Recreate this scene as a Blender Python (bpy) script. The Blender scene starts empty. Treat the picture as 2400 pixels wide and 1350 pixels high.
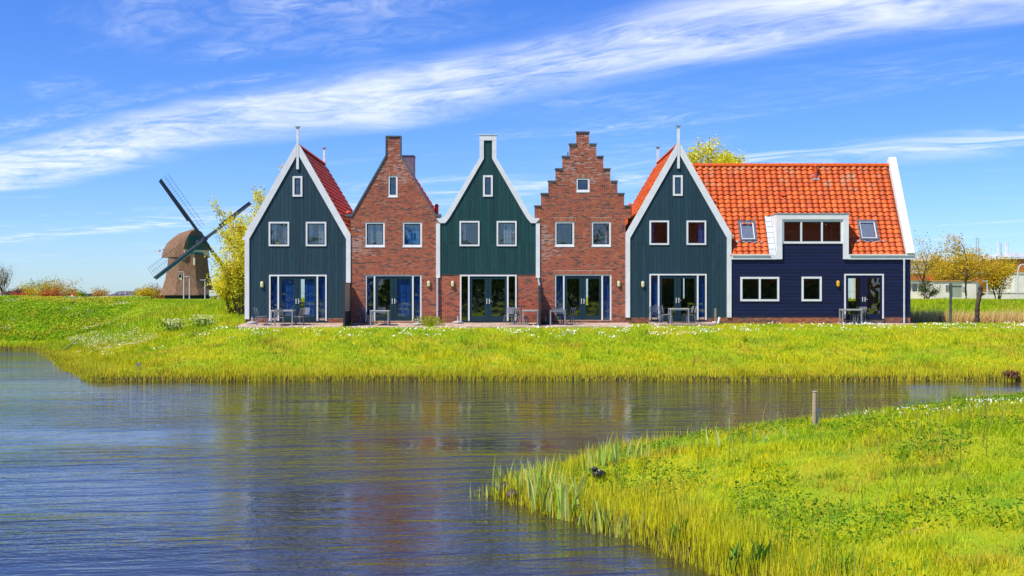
import bpy, math, random
import numpy as np
from mathutils import Vector, Matrix

random.seed(7)
RNG = np.random.default_rng(11)
S = bpy.context.scene
COL = S.collection
R = math.radians

# ------------------------------------------------------------------ camera
FPX, CX, CY, ZC = 2700.0, 1200.0, 697.0, 1.4      # pixel focal length of the 2400 px photograph, horizon row, eye height
cam = bpy.data.cameras.new('camera'); co = bpy.data.objects.new('camera', cam); COL.objects.link(co)
co.location = (0, 0, ZC); co.rotation_euler = (R(90), 0, 0)
cam.sensor_width = 36; cam.lens = 36 * FPX / 2400; cam.shift_y = (CY - 675) / 2400
cam.clip_start = 0.1; cam.clip_end = 6000
S.camera = co

# ------------------------------------------------------------------ light
EL, AZF = 56.0, 37.0                               # sun height, and how far it stands in front of the facades
sv = Vector((-math.cos(R(EL)) * math.cos(R(AZF)), -math.cos(R(EL)) * math.sin(R(AZF)), math.sin(R(EL))))
sun = bpy.data.lights.new('sun', 'SUN'); so = bpy.data.objects.new('sun', sun); COL.objects.link(so)
sun.energy = 4.5; sun.angle = R(0.5); sun.color = (1, .93, .78)
so.rotation_euler = sv.to_track_quat('Z', 'Y').to_euler()
so.location = (-30, 0, 60)
S.view_settings.view_transform = 'Standard'; S.view_settings.look = 'None'
S.view_settings.exposure = 0.5; S.view_settings.gamma = 1
S.render.engine = 'CYCLES'
S.cycles.use_denoising = True
try: S.cycles.denoiser = 'OPENIMAGEDENOISE'
except Exception: pass
S.cycles.max_bounces = 8; S.cycles.transparent_max_bounces = 16; S.cycles.caustics_reflective = False

W = bpy.data.worlds.new('World'); S.world = W; W.use_nodes = True
nt = W.node_tree; nt.nodes.clear()

class NG:
    """small helper for building node maths"""
    def __init__(s, nt): s.nt = nt
    def n(s, t, **kw):
        a = s.nt.nodes.new(t)
        for k, v in kw.items(): setattr(a, k, v)
        return a
    def put(s, sock, v):
        if hasattr(v, 'is_output'): s.nt.links.new(v, sock)
        elif v is not None: sock.default_value = v
    def m(s, op, a, b=None, c=None, clamp=False):
        x = s.n('ShaderNodeMath', operation=op, use_clamp=clamp)
        for i, v in enumerate((a, b, c)): s.put(x.inputs[i], v)
        return x.outputs[0]
    def ramp(s, v, lo, hi):
        x = s.n('ShaderNodeMapRange', interpolation_type='SMOOTHSTEP', clamp=True)
        s.put(x.inputs[0], v); s.put(x.inputs[1], lo); s.put(x.inputs[2], hi)
        return x.outputs[0]
    def noise(s, vec, scale, detail=4, rough=.5, dist=0.):
        x = s.n('ShaderNodeTexNoise'); s.put(x.inputs['Vector'], vec)
        x.inputs['Scale'].default_value = scale; x.inputs['Detail'].default_value = detail
        x.inputs['Roughness'].default_value = rough; x.inputs['Distortion'].default_value = dist
        return x.outputs['Fac']
    def vec(s, x, y, z=0.):
        a = s.n('ShaderNodeCombineXYZ'); s.put(a.inputs[0], x); s.put(a.inputs[1], y); s.put(a.inputs[2], z); return a.outputs[0]
    def mix(s, f, a, b, mode='MIX'):
        x = s.n('ShaderNodeMix', data_type='RGBA', blend_type=mode)
        s.put(x.inputs[0], f); s.put(x.inputs[6], a); s.put(x.inputs[7], b); return x.outputs[2]

g = NG(nt)
sky = g.n('ShaderNodeTexSky', sky_type='NISHITA'); sky.sun_disc = False
sky.sun_elevation = R(EL); sky.sun_rotation = math.atan2(sv.x, sv.y); sky.air_density = 1.0; sky.dust_density = 0.25; sky.ozone_density = 3.0
hs = g.n('ShaderNodeHueSaturation'); hs.inputs['Saturation'].default_value = 1.12; hs.inputs['Hue'].default_value = .511
nt.links.new(g.mix(1.0, sky.outputs[0], (.60, .80, 1.12, 1), 'MULTIPLY'), hs.inputs['Color'])
tc = g.n('ShaderNodeTexCoord'); sx = g.n('ShaderNodeSeparateXYZ'); nt.links.new(tc.outputs['Generated'], sx.inputs[0])
zz = g.m('MAXIMUM', sx.outputs[2], .012)
px, py = g.m('DIVIDE', sx.outputs[0], zz), g.m('DIVIDE', sx.outputs[1], zz)   # a flat high cloud sheet: where the sight line meets it
a_s = g.m('ADD', g.m('MULTIPLY', px, .693), g.m('MULTIPLY', py, -.721))        # along the long cirrus streak
a_t = g.m('ADD', g.m('MULTIPLY', px, .721), g.m('MULTIPLY', py, .693))         # across it
wp = g.m('MULTIPLY', g.m('SUBTRACT', g.noise(g.vec(g.m('MULTIPLY', a_s, .35), g.m('MULTIPLY', a_t, .5)), 1.0, 3), .5), 1.5)
tt = g.m('ADD', a_t, wp)
fib = g.noise(g.vec(g.m('MULTIPLY', a_s, .9), g.m('MULTIPLY', tt, 1.5), 3.1), 1.3, 9, .56, .8)
fine = g.noise(g.vec(g.m('ADD', g.m('MULTIPLY', a_s, 1.6), g.m('MULTIPLY', tt, .9)), g.m('MULTIPLY', tt, 3.0), 8.1), 2.3, 8, .66, .9)
band = g.m('SUBTRACT', 1.0, g.m('MULTIPLY', g.m('ABSOLUTE', g.m('SUBTRACT', tt, 3.50)), 1.3), clamp=True)
c1 = g.m('MULTIPLY', g.ramp(band, 0.0, .8), g.ramp(g.m('ADD', g.m('MULTIPLY', fib, .65), g.m('MULTIPLY', fine, .35)), .26, .70))
band2 = g.m('SUBTRACT', 1.0, g.m('MULTIPLY', g.m('ABSOLUTE', g.m('SUBTRACT', tt, 7.4)), 1.05), clamp=True)
c2 = g.m('MULTIPLY', g.m('MULTIPLY', g.ramp(band2, 0.0, 1.0), g.ramp(fib, .38, .72)), .75)
veil_n = g.noise(g.vec(g.m('MULTIPLY', a_s, .30), g.m('MULTIPLY', a_t, .7), 5.0), 1.0, 7, .6, .6)
veil = g.m('MULTIPLY', g.m('MULTIPLY', g.ramp(veil_n, .50, .78), g.ramp(fine, .3, .75)), .62)
cl = g.m('MAXIMUM', g.m('MAXIMUM', c1, c2), veil)
low = g.ramp(sx.outputs[2], .005, .05)
cl = g.m('MULTIPLY', g.m('MULTIPLY', cl, low), .9)
bg = g.n('ShaderNodeBackground'); bg.inputs[1].default_value = .115
cloudcol = g.mix(cl, hs.outputs[0], (6.6, 6.9, 7.4, 1))
nt.links.new(cloudcol, bg.inputs[0])
wo = g.n('ShaderNodeOutputWorld'); nt.links.new(bg.outputs[0], wo.inputs[0])

# ------------------------------------------------------------------ materials
MATS = {}
def pm(name, c1, c2=None, scale=4., rough=.6, bump=0., bscale=60., metal=0., rand=0., attr=False, spec=.4, stretch=None, detail=5, transl=0., bdist=.02):
    """procedural surface: base colour c1 mottled with c2, optional bump, per-object shade, per-vertex tint"""
    if name in MATS: return MATS[name]
    m = bpy.data.materials.new(name); m.use_nodes = True; t = m.node_tree; q = NG(t)
    b = t.nodes['Principled BSDF']; out = t.nodes['Material Output']
    co_ = q.n('ShaderNodeTexCoord').outputs['Object']
    if stretch:
        mp = q.n('ShaderNodeMapping'); mp.inputs['Scale'].default_value = stretch; t.links.new(co_, mp.inputs[0]); co_ = mp.outputs[0]
    base = (*c1, 1)
    if attr:
        at = q.n('ShaderNodeAttribute', attribute_name='tint'); base = at.outputs['Color']
        if c2: base = q.mix(q.ramp(q.noise(co_, scale, detail), .52, .72), base, (*c2, 1))
    elif c2:
        base = q.mix(q.ramp(q.noise(co_, scale, detail), .35, .65), base, (*c2, 1))
    if rand:
        oi = q.n('ShaderNodeObjectInfo')
        f = q.m('ADD', q.m('MULTIPLY', oi.outputs['Random'], 2 * rand), 1 - rand)
        base = q.mix(1.0, base, q.vec(f, f, f), 'MULTIPLY')
    q.put(b.inputs['Base Color'], base)
    b.inputs['Roughness'].default_value = rough; b.inputs['Metallic'].default_value = metal
    b.inputs['Specular IOR Level'].default_value = spec
    if bump:
        bn = q.n('ShaderNodeBump'); bn.inputs['Strength'].default_value = bump; bn.inputs['Distance'].default_value = bdist
        q.put(bn.inputs['Height'], q.noise(co_, bscale, 4)); t.links.new(bn.outputs[0], b.inputs['Normal'])
    if transl:
        tr = q.n('ShaderNodeBsdfTranslucent'); q.put(tr.inputs[0], base)
        mx = q.n('ShaderNodeMixShader'); mx.inputs[0].default_value = transl
        t.links.new(b.outputs[0], mx.inputs[1]); t.links.new(tr.outputs[0], mx.inputs[2]); t.links.new(mx.outputs[0], out.inputs[0])
    MATS[name] = m
    return m

WHITE = pm('white_paint', (.76, .77, .78), (.69, .70, .72), 2.5, .5, .15, 30, rand=.03)
WHITEF = pm('white_frame_paint', (.78, .79, .80), (.72, .73, .74), 3, .45, rand=.02)
TEAL = pm('teal_paint', (.015, .049, .070), (.011, .039, .057), 1.3, .55, .25, 25, rand=.16, stretch=(6, 6, .8))
GREEN = pm('green_paint', (.006, .056, .058), (.005, .044, .047), 1.3, .55, .25, 25, rand=.18, stretch=(6, 6, .8))
NAVY = pm('navy_paint', (.0045, .009, .050), (.0035, .007, .038), 1.3, .5, .25, 25, rand=.16, stretch=(.8, 6, 6))
DOORP = pm('door_paint', (.010, .038, .052), (.008, .030, .044), 2, .4)
NDOOR = pm('navy_door_paint', (.006, .007, .05), (.005, .005, .04), 2, .4)
SASH = pm('sash_paint', (.012, .022, .03), None, 2, .4)
MORTAR = pm('mortar', (.50, .38, .29), (.40, .29, .22), 6, .9, .3, 90)
BRICK = pm('brick', (.4, .1, .05), (.10, .05, .045), 9, .85, .6, 120, attr=True, bdist=.006)
COPE = pm('slate_coping', (.10, .125, .17), (.075, .09, .125), 5, .6)
TILE = pm('orange_tile', (.5, .09, .02), (.40, .17, .09), 1.6, .50, .35, 60, attr=True, spec=.25, detail=9)
ROOFDECK = pm('roof_deck', (.22, .05, .02), None, 3, .9)
PLASTER = pm('plaster', (.30, .28, .27), (.25, .23, .23), 3, .9)
WOODFLOOR = pm('wood_floor', (.22, .14, .08), (.16, .10, .06), 3, .5)
CURT_B = pm('blue_curtain', (.015, .16, .68), (.010, .10, .48), 2, .8, transl=.35, stretch=(8, 8, .5))
CURT_V = pm('vivid_blue_curtain', (.04, .34, .92), (.025, .24, .80), 2, .8, transl=.35, stretch=(8, 8, .5))
CURT_W = pm('grey_curtain', (.45, .46, .55), (.34, .35, .44), 2, .8, transl=.35, stretch=(8, 8, .5))
METAL = pm('brushed_steel', (.72, .71, .66), None, 3, .35, metal=.3)
ZINC = pm('zinc', (.55, .60, .68), (.46, .50, .58), 6, .5)
LAMPG = pm('lamp_glass', (.72, .66, .38), (.68, .62, .34), 5, .35)
LAMPO = pm('amber_lamp_glass', (.85, .40, .02), None, 5, .35)
DARK = pm('dark_metal', (.035, .04, .05), None, 4, .5)
PLASTIC = pm('chair_resin', (.22, .235, .27), (.19, .20, .24), 5, .5, rand=.12)
PLASTICD = pm('dark_chair_resin', (.075, .095, .15), (.06, .075, .12), 5, .5, rand=.12)
TABLEM = pm('table_metal', (.28, .29, .33), (.24, .25, .29), 6, .45, rand=.1)
TABLETOP = pm('table_top', (.62, .58, .52), (.52, .49, .45), 6, .5)
SLAB = pm('paving_slab', (.50, .37, .28), (.36, .27, .21), 3, .9, .5, 60, rand=.14)
CONC = pm('concrete', (.42, .40, .38), (.32, .31, .30), 5, .9, .4, 50)
WEATHERED = pm('weathered_wood', (.36, .30, .22), (.20, .16, .12), 6, .85, .5, 40, stretch=(8, 8, 1))
SCREENW = pm('screen_slat_wood', (.52, .42, .30), (.40, .32, .22), 6, .8, rand=.15, stretch=(6, 6, .6))
BARK = pm('bark', (.12, .085, .055), (.07, .05, .035), 6, .95, .6, 30)
LEAF = pm('leaf', (.3, .4, .02), attr=True, rough=.6, transl=.5, spec=.2)
GRASS = pm('grass_blade', (.2, .3, .02), attr=True, rough=.6, transl=.42, spec=.2)
PETAL = pm('petal', (.9, .9, .85), attr=True, rough=.7, transl=.3)
THATCH = pm('thatch', (.27, .15, .09), (.17, .095, .06), 1.2, .95, .8, 14, stretch=(4, 4, .5), bdist=.1)
SAILW = pm('sail_timber', (.035, .05, .085), (.025, .035, .06), 3, .6)
MILLG = pm('mill_green', (.01, .11, .085), None, 3, .6)
CREAM = pm('cream_paint', (.62, .56, .42), None, 3, .6)
CHIMC = pm('chimney_cladding', (.20, .165, .20), (.16, .13, .165), 3, .6)
TERRA = pm('terracotta_pipe', (.62, .09, .02), (.5, .07, .02), 6, .6)
LEAD = pm('lead_flashing', (.22, .26, .34), (.32, .33, .36), 4, .5)

def glass_mat():
    m = bpy.data.materials.new('window_glass'); m.use_nodes = True; t = m.node_tree; t.nodes.clear(); q = NG(t)
    co_ = q.n('ShaderNodeTexCoord').outputs['Object']
    bn = q.n('ShaderNodeBump'); bn.inputs['Strength'].default_value = .5; bn.inputs['Distance'].default_value = .012
    q.put(bn.inputs['Height'], q.noise(co_, 2.2, 1))
    gl = q.n('ShaderNodeBsdfGlossy'); gl.inputs['Roughness'].default_value = 0.0; t.links.new(bn.outputs[0], gl.inputs['Normal'])
    tr = q.n('ShaderNodeBsdfTransparent'); tr.inputs[0].default_value = (.92, .95, .95, 1)
    fr = q.n('ShaderNodeLayerWeight'); fr.inputs[0].default_value = .5
    f = q.m('ADD', q.m('MULTIPLY', q.m('POWER', fr.outputs['Facing'], 5.0), .86), .10, clamp=True)   # Schlick, the same from both sides of the sheet
    mx = q.n('ShaderNodeMixShader'); q.put(mx.inputs[0], f); t.links.new(tr.outputs[0], mx.inputs[1]); t.links.new(gl.outputs[0], mx.inputs[2])
    o = q.n('ShaderNodeOutputMaterial'); t.links.new(mx.outputs[0], o.inputs[0])
    return m
GLASS = glass_mat()

# ------------------------------------------------------------------ mesh helpers
ORG = {}
class MB:
    """collects simple shapes in world coordinates and links them as one mesh object"""
    def __init__(s): s.v = []; s.f = []; s.c = []; s.tint = None
    def add(s, vs, fs):
        o = len(s.v); s.v += [tuple(p) for p in vs]; s.f += [tuple(i + o for i in f) for f in fs]
        s.c += [s.tint] * len(vs)
        return s
    def box(s, x0, x1, y0, y1, z0, z1):
        x0, x1 = min(x0, x1), max(x0, x1); y0, y1 = min(y0, y1), max(y0, y1); z0, z1 = min(z0, z1), max(z0, z1)
        return s.add([(x0, y0, z0), (x1, y0, z0), (x1, y1, z0), (x0, y1, z0), (x0, y0, z1), (x1, y0, z1), (x1, y1, z1), (x0, y1, z1)],
                     [(0, 1, 5, 4), (1, 2, 6, 5), (2, 3, 7, 6), (3, 0, 4, 7), (4, 5, 6, 7), (3, 2, 1, 0)])
    def prism(s, poly, y0, y1):
        """poly: (x, z) corners, extruded from y0 (front) to y1"""
        n = len(poly)
        a = sum(poly[i][0] * poly[(i + 1) % n][1] - poly[(i + 1) % n][0] * poly[i][1] for i in range(n))
        if a < 0: poly = poly[::-1]
        vs = [(x, y0, z) for x, z in poly] + [(x, y1, z) for x, z in poly]
        return s.add(vs, [tuple(range(n)), tuple(range(2 * n - 1, n - 1, -1))] + [((i + 1) % n, i, n + i, n + (i + 1) % n) for i in range(n)])
    def obox(s, c, ax, ay, az):
        """box from a centre and three half-axis vectors"""
        c, ax, ay, az = Vector(c), Vector(ax), Vector(ay), Vector(az)
        vs = [c + i * ax + j * ay + k * az for k in (-1, 1) for j in (-1, 1) for i in (-1, 1)]
        return s.add(vs, [(0, 1, 5, 4), (1, 3, 7, 5), (3, 2, 6, 7), (2, 0, 4, 6), (4, 5, 7, 6), (2, 3, 1, 0)])
    def tube(s, pts, rads, n=8, cap=True):
        pts = [Vector(p) for p in pts]; rings = []
        if not hasattr(rads, '__len__'): rads = [rads] * len(pts)
        vs = []; fs = []
        for i, p in enumerate(pts):
            d = (pts[min(i + 1, len(pts) - 1)] - pts[max(i - 1, 0)]).normalized()
            u = d.cross(Vector((0, 0, 1)))
            if u.length < 1e-3: u = Vector((1, 0, 0))
            u.normalize(); w = d.cross(u)
            for k in range(n):
                a = 2 * math.pi * k / n
                vs.append(p + rads[i] * (math.cos(a) * u + math.sin(a) * w))
        for i in range(len(pts) - 1):
            for k in range(n):
                k2 = (k + 1) % n
                fs.append((i * n + k, i * n + k2, (i + 1) * n + k2, (i + 1) * n + k))
        if cap: fs += [tuple(range(n - 1, -1, -1)), tuple(range((len(pts) - 1) * n, len(pts) * n))]
        return s.add(vs, fs)
    def loft(s, rings, cap=True):
        n = len(rings[0]); vs = [p for r in rings for p in r]; fs = []
        for i in range(len(rings) - 1):
            for k in range(n):
                k2 = (k + 1) % n
                fs.append((i * n + k, i * n + k2, (i + 1) * n + k2, (i + 1) * n + k))
        if cap: fs += [tuple(range(n - 1, -1, -1)), tuple(range((len(rings) - 1) * n, len(rings) * n))]
        return s.add(vs, fs)
    def mesh(s, name, org=(0, 0, 0)):
        me = bpy.data.meshes.new(name)
        ox, oy, oz = org
        me.from_pydata([(x - ox, y - oy, z - oz) for x, y, z in s.v], [], s.f)
        if s.c and s.c[0] is not None:
            at = me.attributes.new('tint', 'FLOAT_COLOR', 'POINT')
            at.data.foreach_set('color', np.array([(*c[:3], 1.) for c in s.c], dtype=np.float32).ravel())
        return me
    def build(s, name, mat, parent=None, smooth=False, kind=None):
        org = ORG.get(parent, (0, 0, 0)) if parent else (0, 0, 0)
        me = s.mesh(name, org); me.materials.append(mat)
        if smooth: me.polygons.foreach_set('use_smooth', [True] * len(me.polygons))
        o = bpy.data.objects.new(name, me); COL.objects.link(o)
        if parent: o.parent = parent; ORG[o] = org
        if kind: o['kind'] = kind
        return o

def tag(o, label, cat, group=None):
    o['label'] = label; o['category'] = cat
    if group: o['group'] = group
    return o
def thing(name, loc, label, cat, group=None, rz=0):
    o = bpy.data.objects.new(name, None); COL.objects.link(o); o.location = loc; o.rotation_euler.z = rz
    o.empty_display_size = .2; ORG[o] = tuple(loc)
    return tag(o, label, cat, group)
def local_thing(name, label, cat, group=None):
    return thing(name, (0, 0, 0), label, cat, group)
def copy_tree(o, parent=None):
    c = o.copy(); COL.objects.link(c); c.parent = parent
    for ch in list(o.children): copy_tree(ch, c)
    return c
def big_mesh(name, verts, faces_quads=None, faces_tris=None, tint=None, mat=None, kind='stuff', smooth=False):
    """fast mesh from arrays"""
    me = bpy.data.meshes.new(name); nv = len(verts)
    me.vertices.add(nv); me.vertices.foreach_set('co', np.asarray(verts, np.float32).ravel())
    loops = []; starts = []; tot = 0
    if faces_quads is not None and len(faces_quads):
        loops.append(np.asarray(faces_quads, np.int32).ravel()); starts.append(np.arange(len(faces_quads), dtype=np.int32) * 4); tot = len(faces_quads) * 4
    if faces_tris is not None and len(faces_tris):
        loops.append(np.asarray(faces_tris, np.int32).ravel()); starts.append(tot + np.arange(len(faces_tris), dtype=np.int32) * 3)
    L = np.concatenate(loops); P = np.concatenate(starts)
    me.loops.add(len(L)); me.loops.foreach_set('vertex_index', L)
    me.polygons.add(len(P)); me.polygons.foreach_set('loop_start', P)
    me.update(calc_edges=True)
    if tint is not None:
        at = me.attributes.new('tint', 'FLOAT_COLOR', 'POINT')
        at.data.foreach_set('color', np.concatenate([tint, np.ones((nv, 1))], 1).astype(np.float32).ravel())
    if smooth: me.polygons.foreach_set('use_smooth', np.ones(len(P), bool))
    if mat: me.materials.append(mat)
    o = bpy.data.objects.new(name, me); COL.objects.link(o)
    if kind: o['kind'] = kind
    return o

_NG = RNG.random((64, 64))
def vnoise(x, y, s, seed=0):
    """smooth value noise 0..1"""
    x = np.asarray(x) * s + seed * 17.3; y = np.asarray(y) * s + seed * 9.1
    xi = np.floor(x).astype(int); yi = np.floor(y).astype(int); fx = x - xi; fy = y - yi
    fx = fx * fx * (3 - 2 * fx); fy = fy * fy * (3 - 2 * fy)
    gq = lambda i, j: _NG[i % 64, j % 64]
    return (gq(xi, yi) * (1 - fx) + gq(xi + 1, yi) * fx) * (1 - fy) + (gq(xi, yi + 1) * (1 - fx) + gq(xi + 1, yi + 1) * fx) * fy
def fbm(x, y, s, seed=0): return .55 * vnoise(x, y, s, seed) + .3 * vnoise(x, y, s * 2.1, seed + 1) + .15 * vnoise(x, y, s * 4.3, seed + 2)
def sstep(a, b, x):
    t = np.clip((np.asarray(x, float) - a) / (b - a), 0, 1); return t * t * (3 - 2 * t)

# ------------------------------------------------------------------ terrain
ZW = -2.0
FAR = np.array([(400, 45.5), (60, 46.3), (21, 46.9), (9, 46.6), (0, 46.9), (-9, 46.7), (-16.6, 46.6), (-17.4, 46.9), (-18.5, 49.5), (-21.2, 54.5), (-25.2, 63), (-30.0, 73), (-31.6, 74.8), (-36, 75.2), (-60, 75), (-400, 75),
                (-400, 5000), (400, 5000)], float)
NEAR = np.array([(-.45, 19.9), (.45, 18.1), (1.5, 16.3), (2.35, 14.6), (3.0, 12.8), (3.4, 10.8), (2.4, 7), (-6, 3), (-60, 1), (-400, 0), (-400, -500), (400, -500), (400, 42), (60, 42), (26, 41), (16.6, 37.3),
                 (10, 30.7), (6.4, 27.6), (3.9, 25.9), (2.0, 24.1), (.9, 21.9), (.1, 20.6)], float)
def sdist(x, y, poly):
    """distance to the polygon outline, positive inside"""
    x = np.asarray(x, float); y = np.asarray(y, float); best = np.full(x.shape, 1e9); ins = np.zeros(x.shape, bool)
    n = len(poly)
    for i in range(n):
        ax, ay = poly[i]; bx, by = poly[(i + 1) % n]; dx, dy = bx - ax, by - ay
        t = np.clip(((x - ax) * dx + (y - ay) * dy) / (dx * dx + dy * dy), 0, 1)
        best = np.minimum(best, (x - ax - t * dx) ** 2 + (y - ay - t * dy) ** 2)
        c = (ay > y) != (by > y)
        with np.errstate(divide='ignore', invalid='ignore'):
            ins ^= c & (x < (bx - ax) * (y - ay) / (by - ay if by != ay else 1e-9) + ax)
    return np.where(ins, 1, -1) * np.sqrt(best)
def wob(x, y): return .35 * (fbm(x, y, .8, 3) - .5)
def ground_z(x, y):
    x = np.asarray(x, float); y = np.asarray(y, float)
    df = sdist(x, y, FAR) + wob(x, y); dn = sdist(x, y, NEAR) + wob(x, y)
    zf = -2.6 + .75 * sstep(-.5, .35, df) + np.interp(df, [.2, 4, 8, 10.5, 13, 20], [0, .62, 1.3, 1.74, 1.88, 1.90]) + .14 * (fbm(x, y, .5, 5) - .5) * sstep(.5, 3, df) * (1 - sstep(8, 11, df))
    dk = sstep(66.5, 77, y + .6 * (fbm(x, y, .15, 2) - .5) * 4) * sstep(1, 8, df)
    zf = zf + 1.10 * dk - .35 * sstep(20.9, 22, x) * np.exp(-((y - 64) / 1.7) ** 2) * sstep(3, 6, df)
    zf = zf + .06 * (fbm(x, y, .7, 9) - .5) * sstep(62, 66, y)
    pad = sstep(-17.5, -14.4, x) * sstep(54.3, 57.2, y) * (1 - sstep(60, 64, y)) * (1 - sstep(19, 22, x))      # level ground under the terraces
    zf = zf + np.maximum(np.interp(y, [54, 57.3, 60], [-.75, -.13, -.02]) - zf, 0) * pad
    zn = -2.6 + .75 * sstep(-.4, .3, dn) + np.interp(dn, [.2, 3.5, 7, 14], [0, .78, 1.18, 1.3]) + .22 * (fbm(x, y, .45, 7) - .5) * sstep(.3, 2, dn)
    return np.maximum(zf, zn)

def axis(parts):
    out = []
    for a, b, st in parts: out += list(np.arange(a, b, st))
    return np.array(out + [parts[-1][1]])
gx = axis([(-2500, -300, 200), (-300, -80, 12), (-80, -36, 1.2), (-36, 32, .3), (32, 90, 1.2), (90, 300, 12), (300, 2500, 200)])
gy = axis([(-400, -20, 20), (-20, 6, 1), (6, 40, .25), (40, 62, .25), (62, 95, .5), (95, 200, 5), (200, 600, 40), (600, 5000, 200)])
GX, GY = np.meshgrid(gx, gy, indexing='ij'); GZ = ground_z(GX, GY)
nx, ny = GX.shape
idx = np.arange(nx * ny).reshape(nx, ny)
quads = np.stack([idx[:-1, :-1], idx[1:, :-1], idx[1:, 1:], idx[:-1, 1:]], -1).reshape(-1, 4)

def ground_mat():
    m = bpy.data.materials.new('turf'); m.use_nodes = True; t = m.node_tree; q = NG(t); b = t.nodes['Principled BSDF']
    pos = q.n('ShaderNodeNewGeometry').outputs['Position']; sp = q.n('ShaderNodeSeparateXYZ'); t.links.new(pos, sp.inputs[0])
    c = q.mix(q.ramp(q.noise(pos, .45, 6, .6), .38, .62), (.23, .33, .012, 1), (.35, .36, .014, 1))
    c = q.mix(q.ramp(q.noise(pos, 1.7, 5, .6), .5, .7), c, (.12, .25, .012, 1))
    c = q.mix(q.ramp(q.noise(pos, .9, 6, .7), .62, .74), c, (.46, .32, .09, 1))
    mud = q.ramp(q.m('ADD', sp.outputs[2], q.m('MULTIPLY', q.noise(pos, 3, 3), .2)), -1.55, -1.78)
    c = q.mix(mud, c, (.05, .035, .02, 1))
    q.put(b.inputs['Base Color'], c); b.inputs['Roughness'].default_value = .95; b.inputs['Specular IOR Level'].default_value = .1
    bn = q.n('ShaderNodeBump'); bn.inputs['Strength'].default_value = .8; bn.inputs['Distance'].default_value = .06
    q.put(bn.inputs['Height'], q.noise(pos, 9, 6, .7)); t.links.new(bn.outputs[0], b.inputs['Normal'])
    return m
ground = big_mesh('ground', np.stack([GX, GY, GZ], -1).reshape(-1, 3), quads, None, None, ground_mat(), 'structure', True)

def water_mat():
    m = bpy.data.materials.new('pond_water'); m.use_nodes = True; t = m.node_tree; q = NG(t); b = t.nodes['Principled BSDF']
    pos = q.n('ShaderNodeNewGeometry').outputs['Position']; sp = q.n('ShaderNodeSeparateXYZ'); t.links.new(pos, sp.inputs[0])
    X, Y = sp.outputs[0], sp.outputs[1]
    Yr = q.m('ADD', Y, q.m('MULTIPLY', X, -.16))
    n1 = q.noise(q.vec(q.m('MULTIPLY', X, .42), q.m('MULTIPLY', Yr, 2.0)), 1.0, 2, .5, .5)
    n2 = q.noise(q.vec(q.m('MULTIPLY', X, 1.5), q.m('MULTIPLY', Y, 4.2), 4.), 1.4, 3, .55, .3)
    n3 = q.noise(q.vec(q.m('MULTIPLY', X, 4.), q.m('MULTIPLY', Y, 7.5), 9.), 2.0, 2, .5)
    gust = q.m('ADD', .42, q.m('MULTIPLY', q.ramp(q.noise(q.vec(q.m('MULTIPLY', X, .5), Y), .16, 3), .36, .64), 1.0))
    h = q.m('ADD', q.m('ADD', q.m('MULTIPLY', n1, 1.25), q.m('MULTIPLY', n2, .46)), q.m('MULTIPLY', n3, .16))
    bn = q.n('ShaderNodeBump'); bn.inputs['Strength'].default_value = 1.0; bn.inputs['Distance'].default_value = .040
    q.put(bn.inputs['Height'], q.m('MULTIPLY', h, gust)); t.links.new(bn.outputs[0], b.inputs['Normal'])
    b.inputs['Base Color'].default_value = (.026, .021, .017, 1)
    b.inputs['Roughness'].default_value = .04; b.inputs['IOR'].default_value = 1.6; b.inputs['Specular IOR Level'].default_value = .5
    return m
wm = MB(); wm.add([(-400, -60, ZW), (400, -60, ZW), (400, 120, ZW), (-400, 120, ZW)], [(0, 1, 2, 3)])
wo_ = wm.build('water', water_mat(), kind='structure')

# ------------------------------------------------------------------ house kit
YF = 60.0
def X(p): return (p - CX) * YF / FPX
def Z(p): return ZC + (CY - p) * YF / FPX
def at(px_, py_, y): return Vector(((px_ - CX) * y / FPX, y, ZC + (CY - py_) * y / FPX))

def cells(a0, a1, ivals, brk):
    """pieces of the strip a0..a1: [(s0, s1, b0l, b0r, b1l, b1r)], ivals(a) = filled intervals across the strip"""
    e = 1e-5
    bs = [a0] + sorted(b for b in set(brk) if a0 + 1e-4 < b < a1 - 1e-4) + [a1]
    out = []
    for s0, s1 in zip(bs[:-1], bs[1:]):
        L, R_ = ivals(s0 + e), ivals(s1 - e)
        if len(L) != len(R_): L = R_ = ivals((s0 + s1) / 2)
        for (l0, l1), (r0, r1) in zip(L, R_):
            if max(l1 - l0, r1 - r0) > .01: out.append((s0, s1, l0, r0, l1, r1))
    return out
def minus(lo, hi, cuts):
    out = []; p = lo
    for c0, c1 in sorted(cuts):
        if c1 <= p: continue
        if c0 >= hi: break
        if c0 > p: out.append((p, c0))
        p = max(p, c1)
    if p < hi: out.append((p, hi))
    return out
def groups(cs):
    """connect neighbouring cells into pieces"""
    n = len(cs); pa = list(range(n))
    def fd(i):
        while pa[i] != i: i = pa[i]
        return i
    for i in range(n):
        for j in range(i):
            if abs(cs[i][0] - cs[j][1]) < 1e-6 or abs(cs[j][0] - cs[i][1]) < 1e-6:
                lo = max(min(cs[i][2], cs[i][3]), min(cs[j][2], cs[j][3])); hi = min(max(cs[i][4], cs[i][5]), max(cs[j][4], cs[j][5]))
                if hi - lo > 1e-3: pa[fd(i)] = fd(j)
    d = {}
    for i in range(n): d.setdefault(fd(i), []).append(cs[i])
    return list(d.values())

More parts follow.
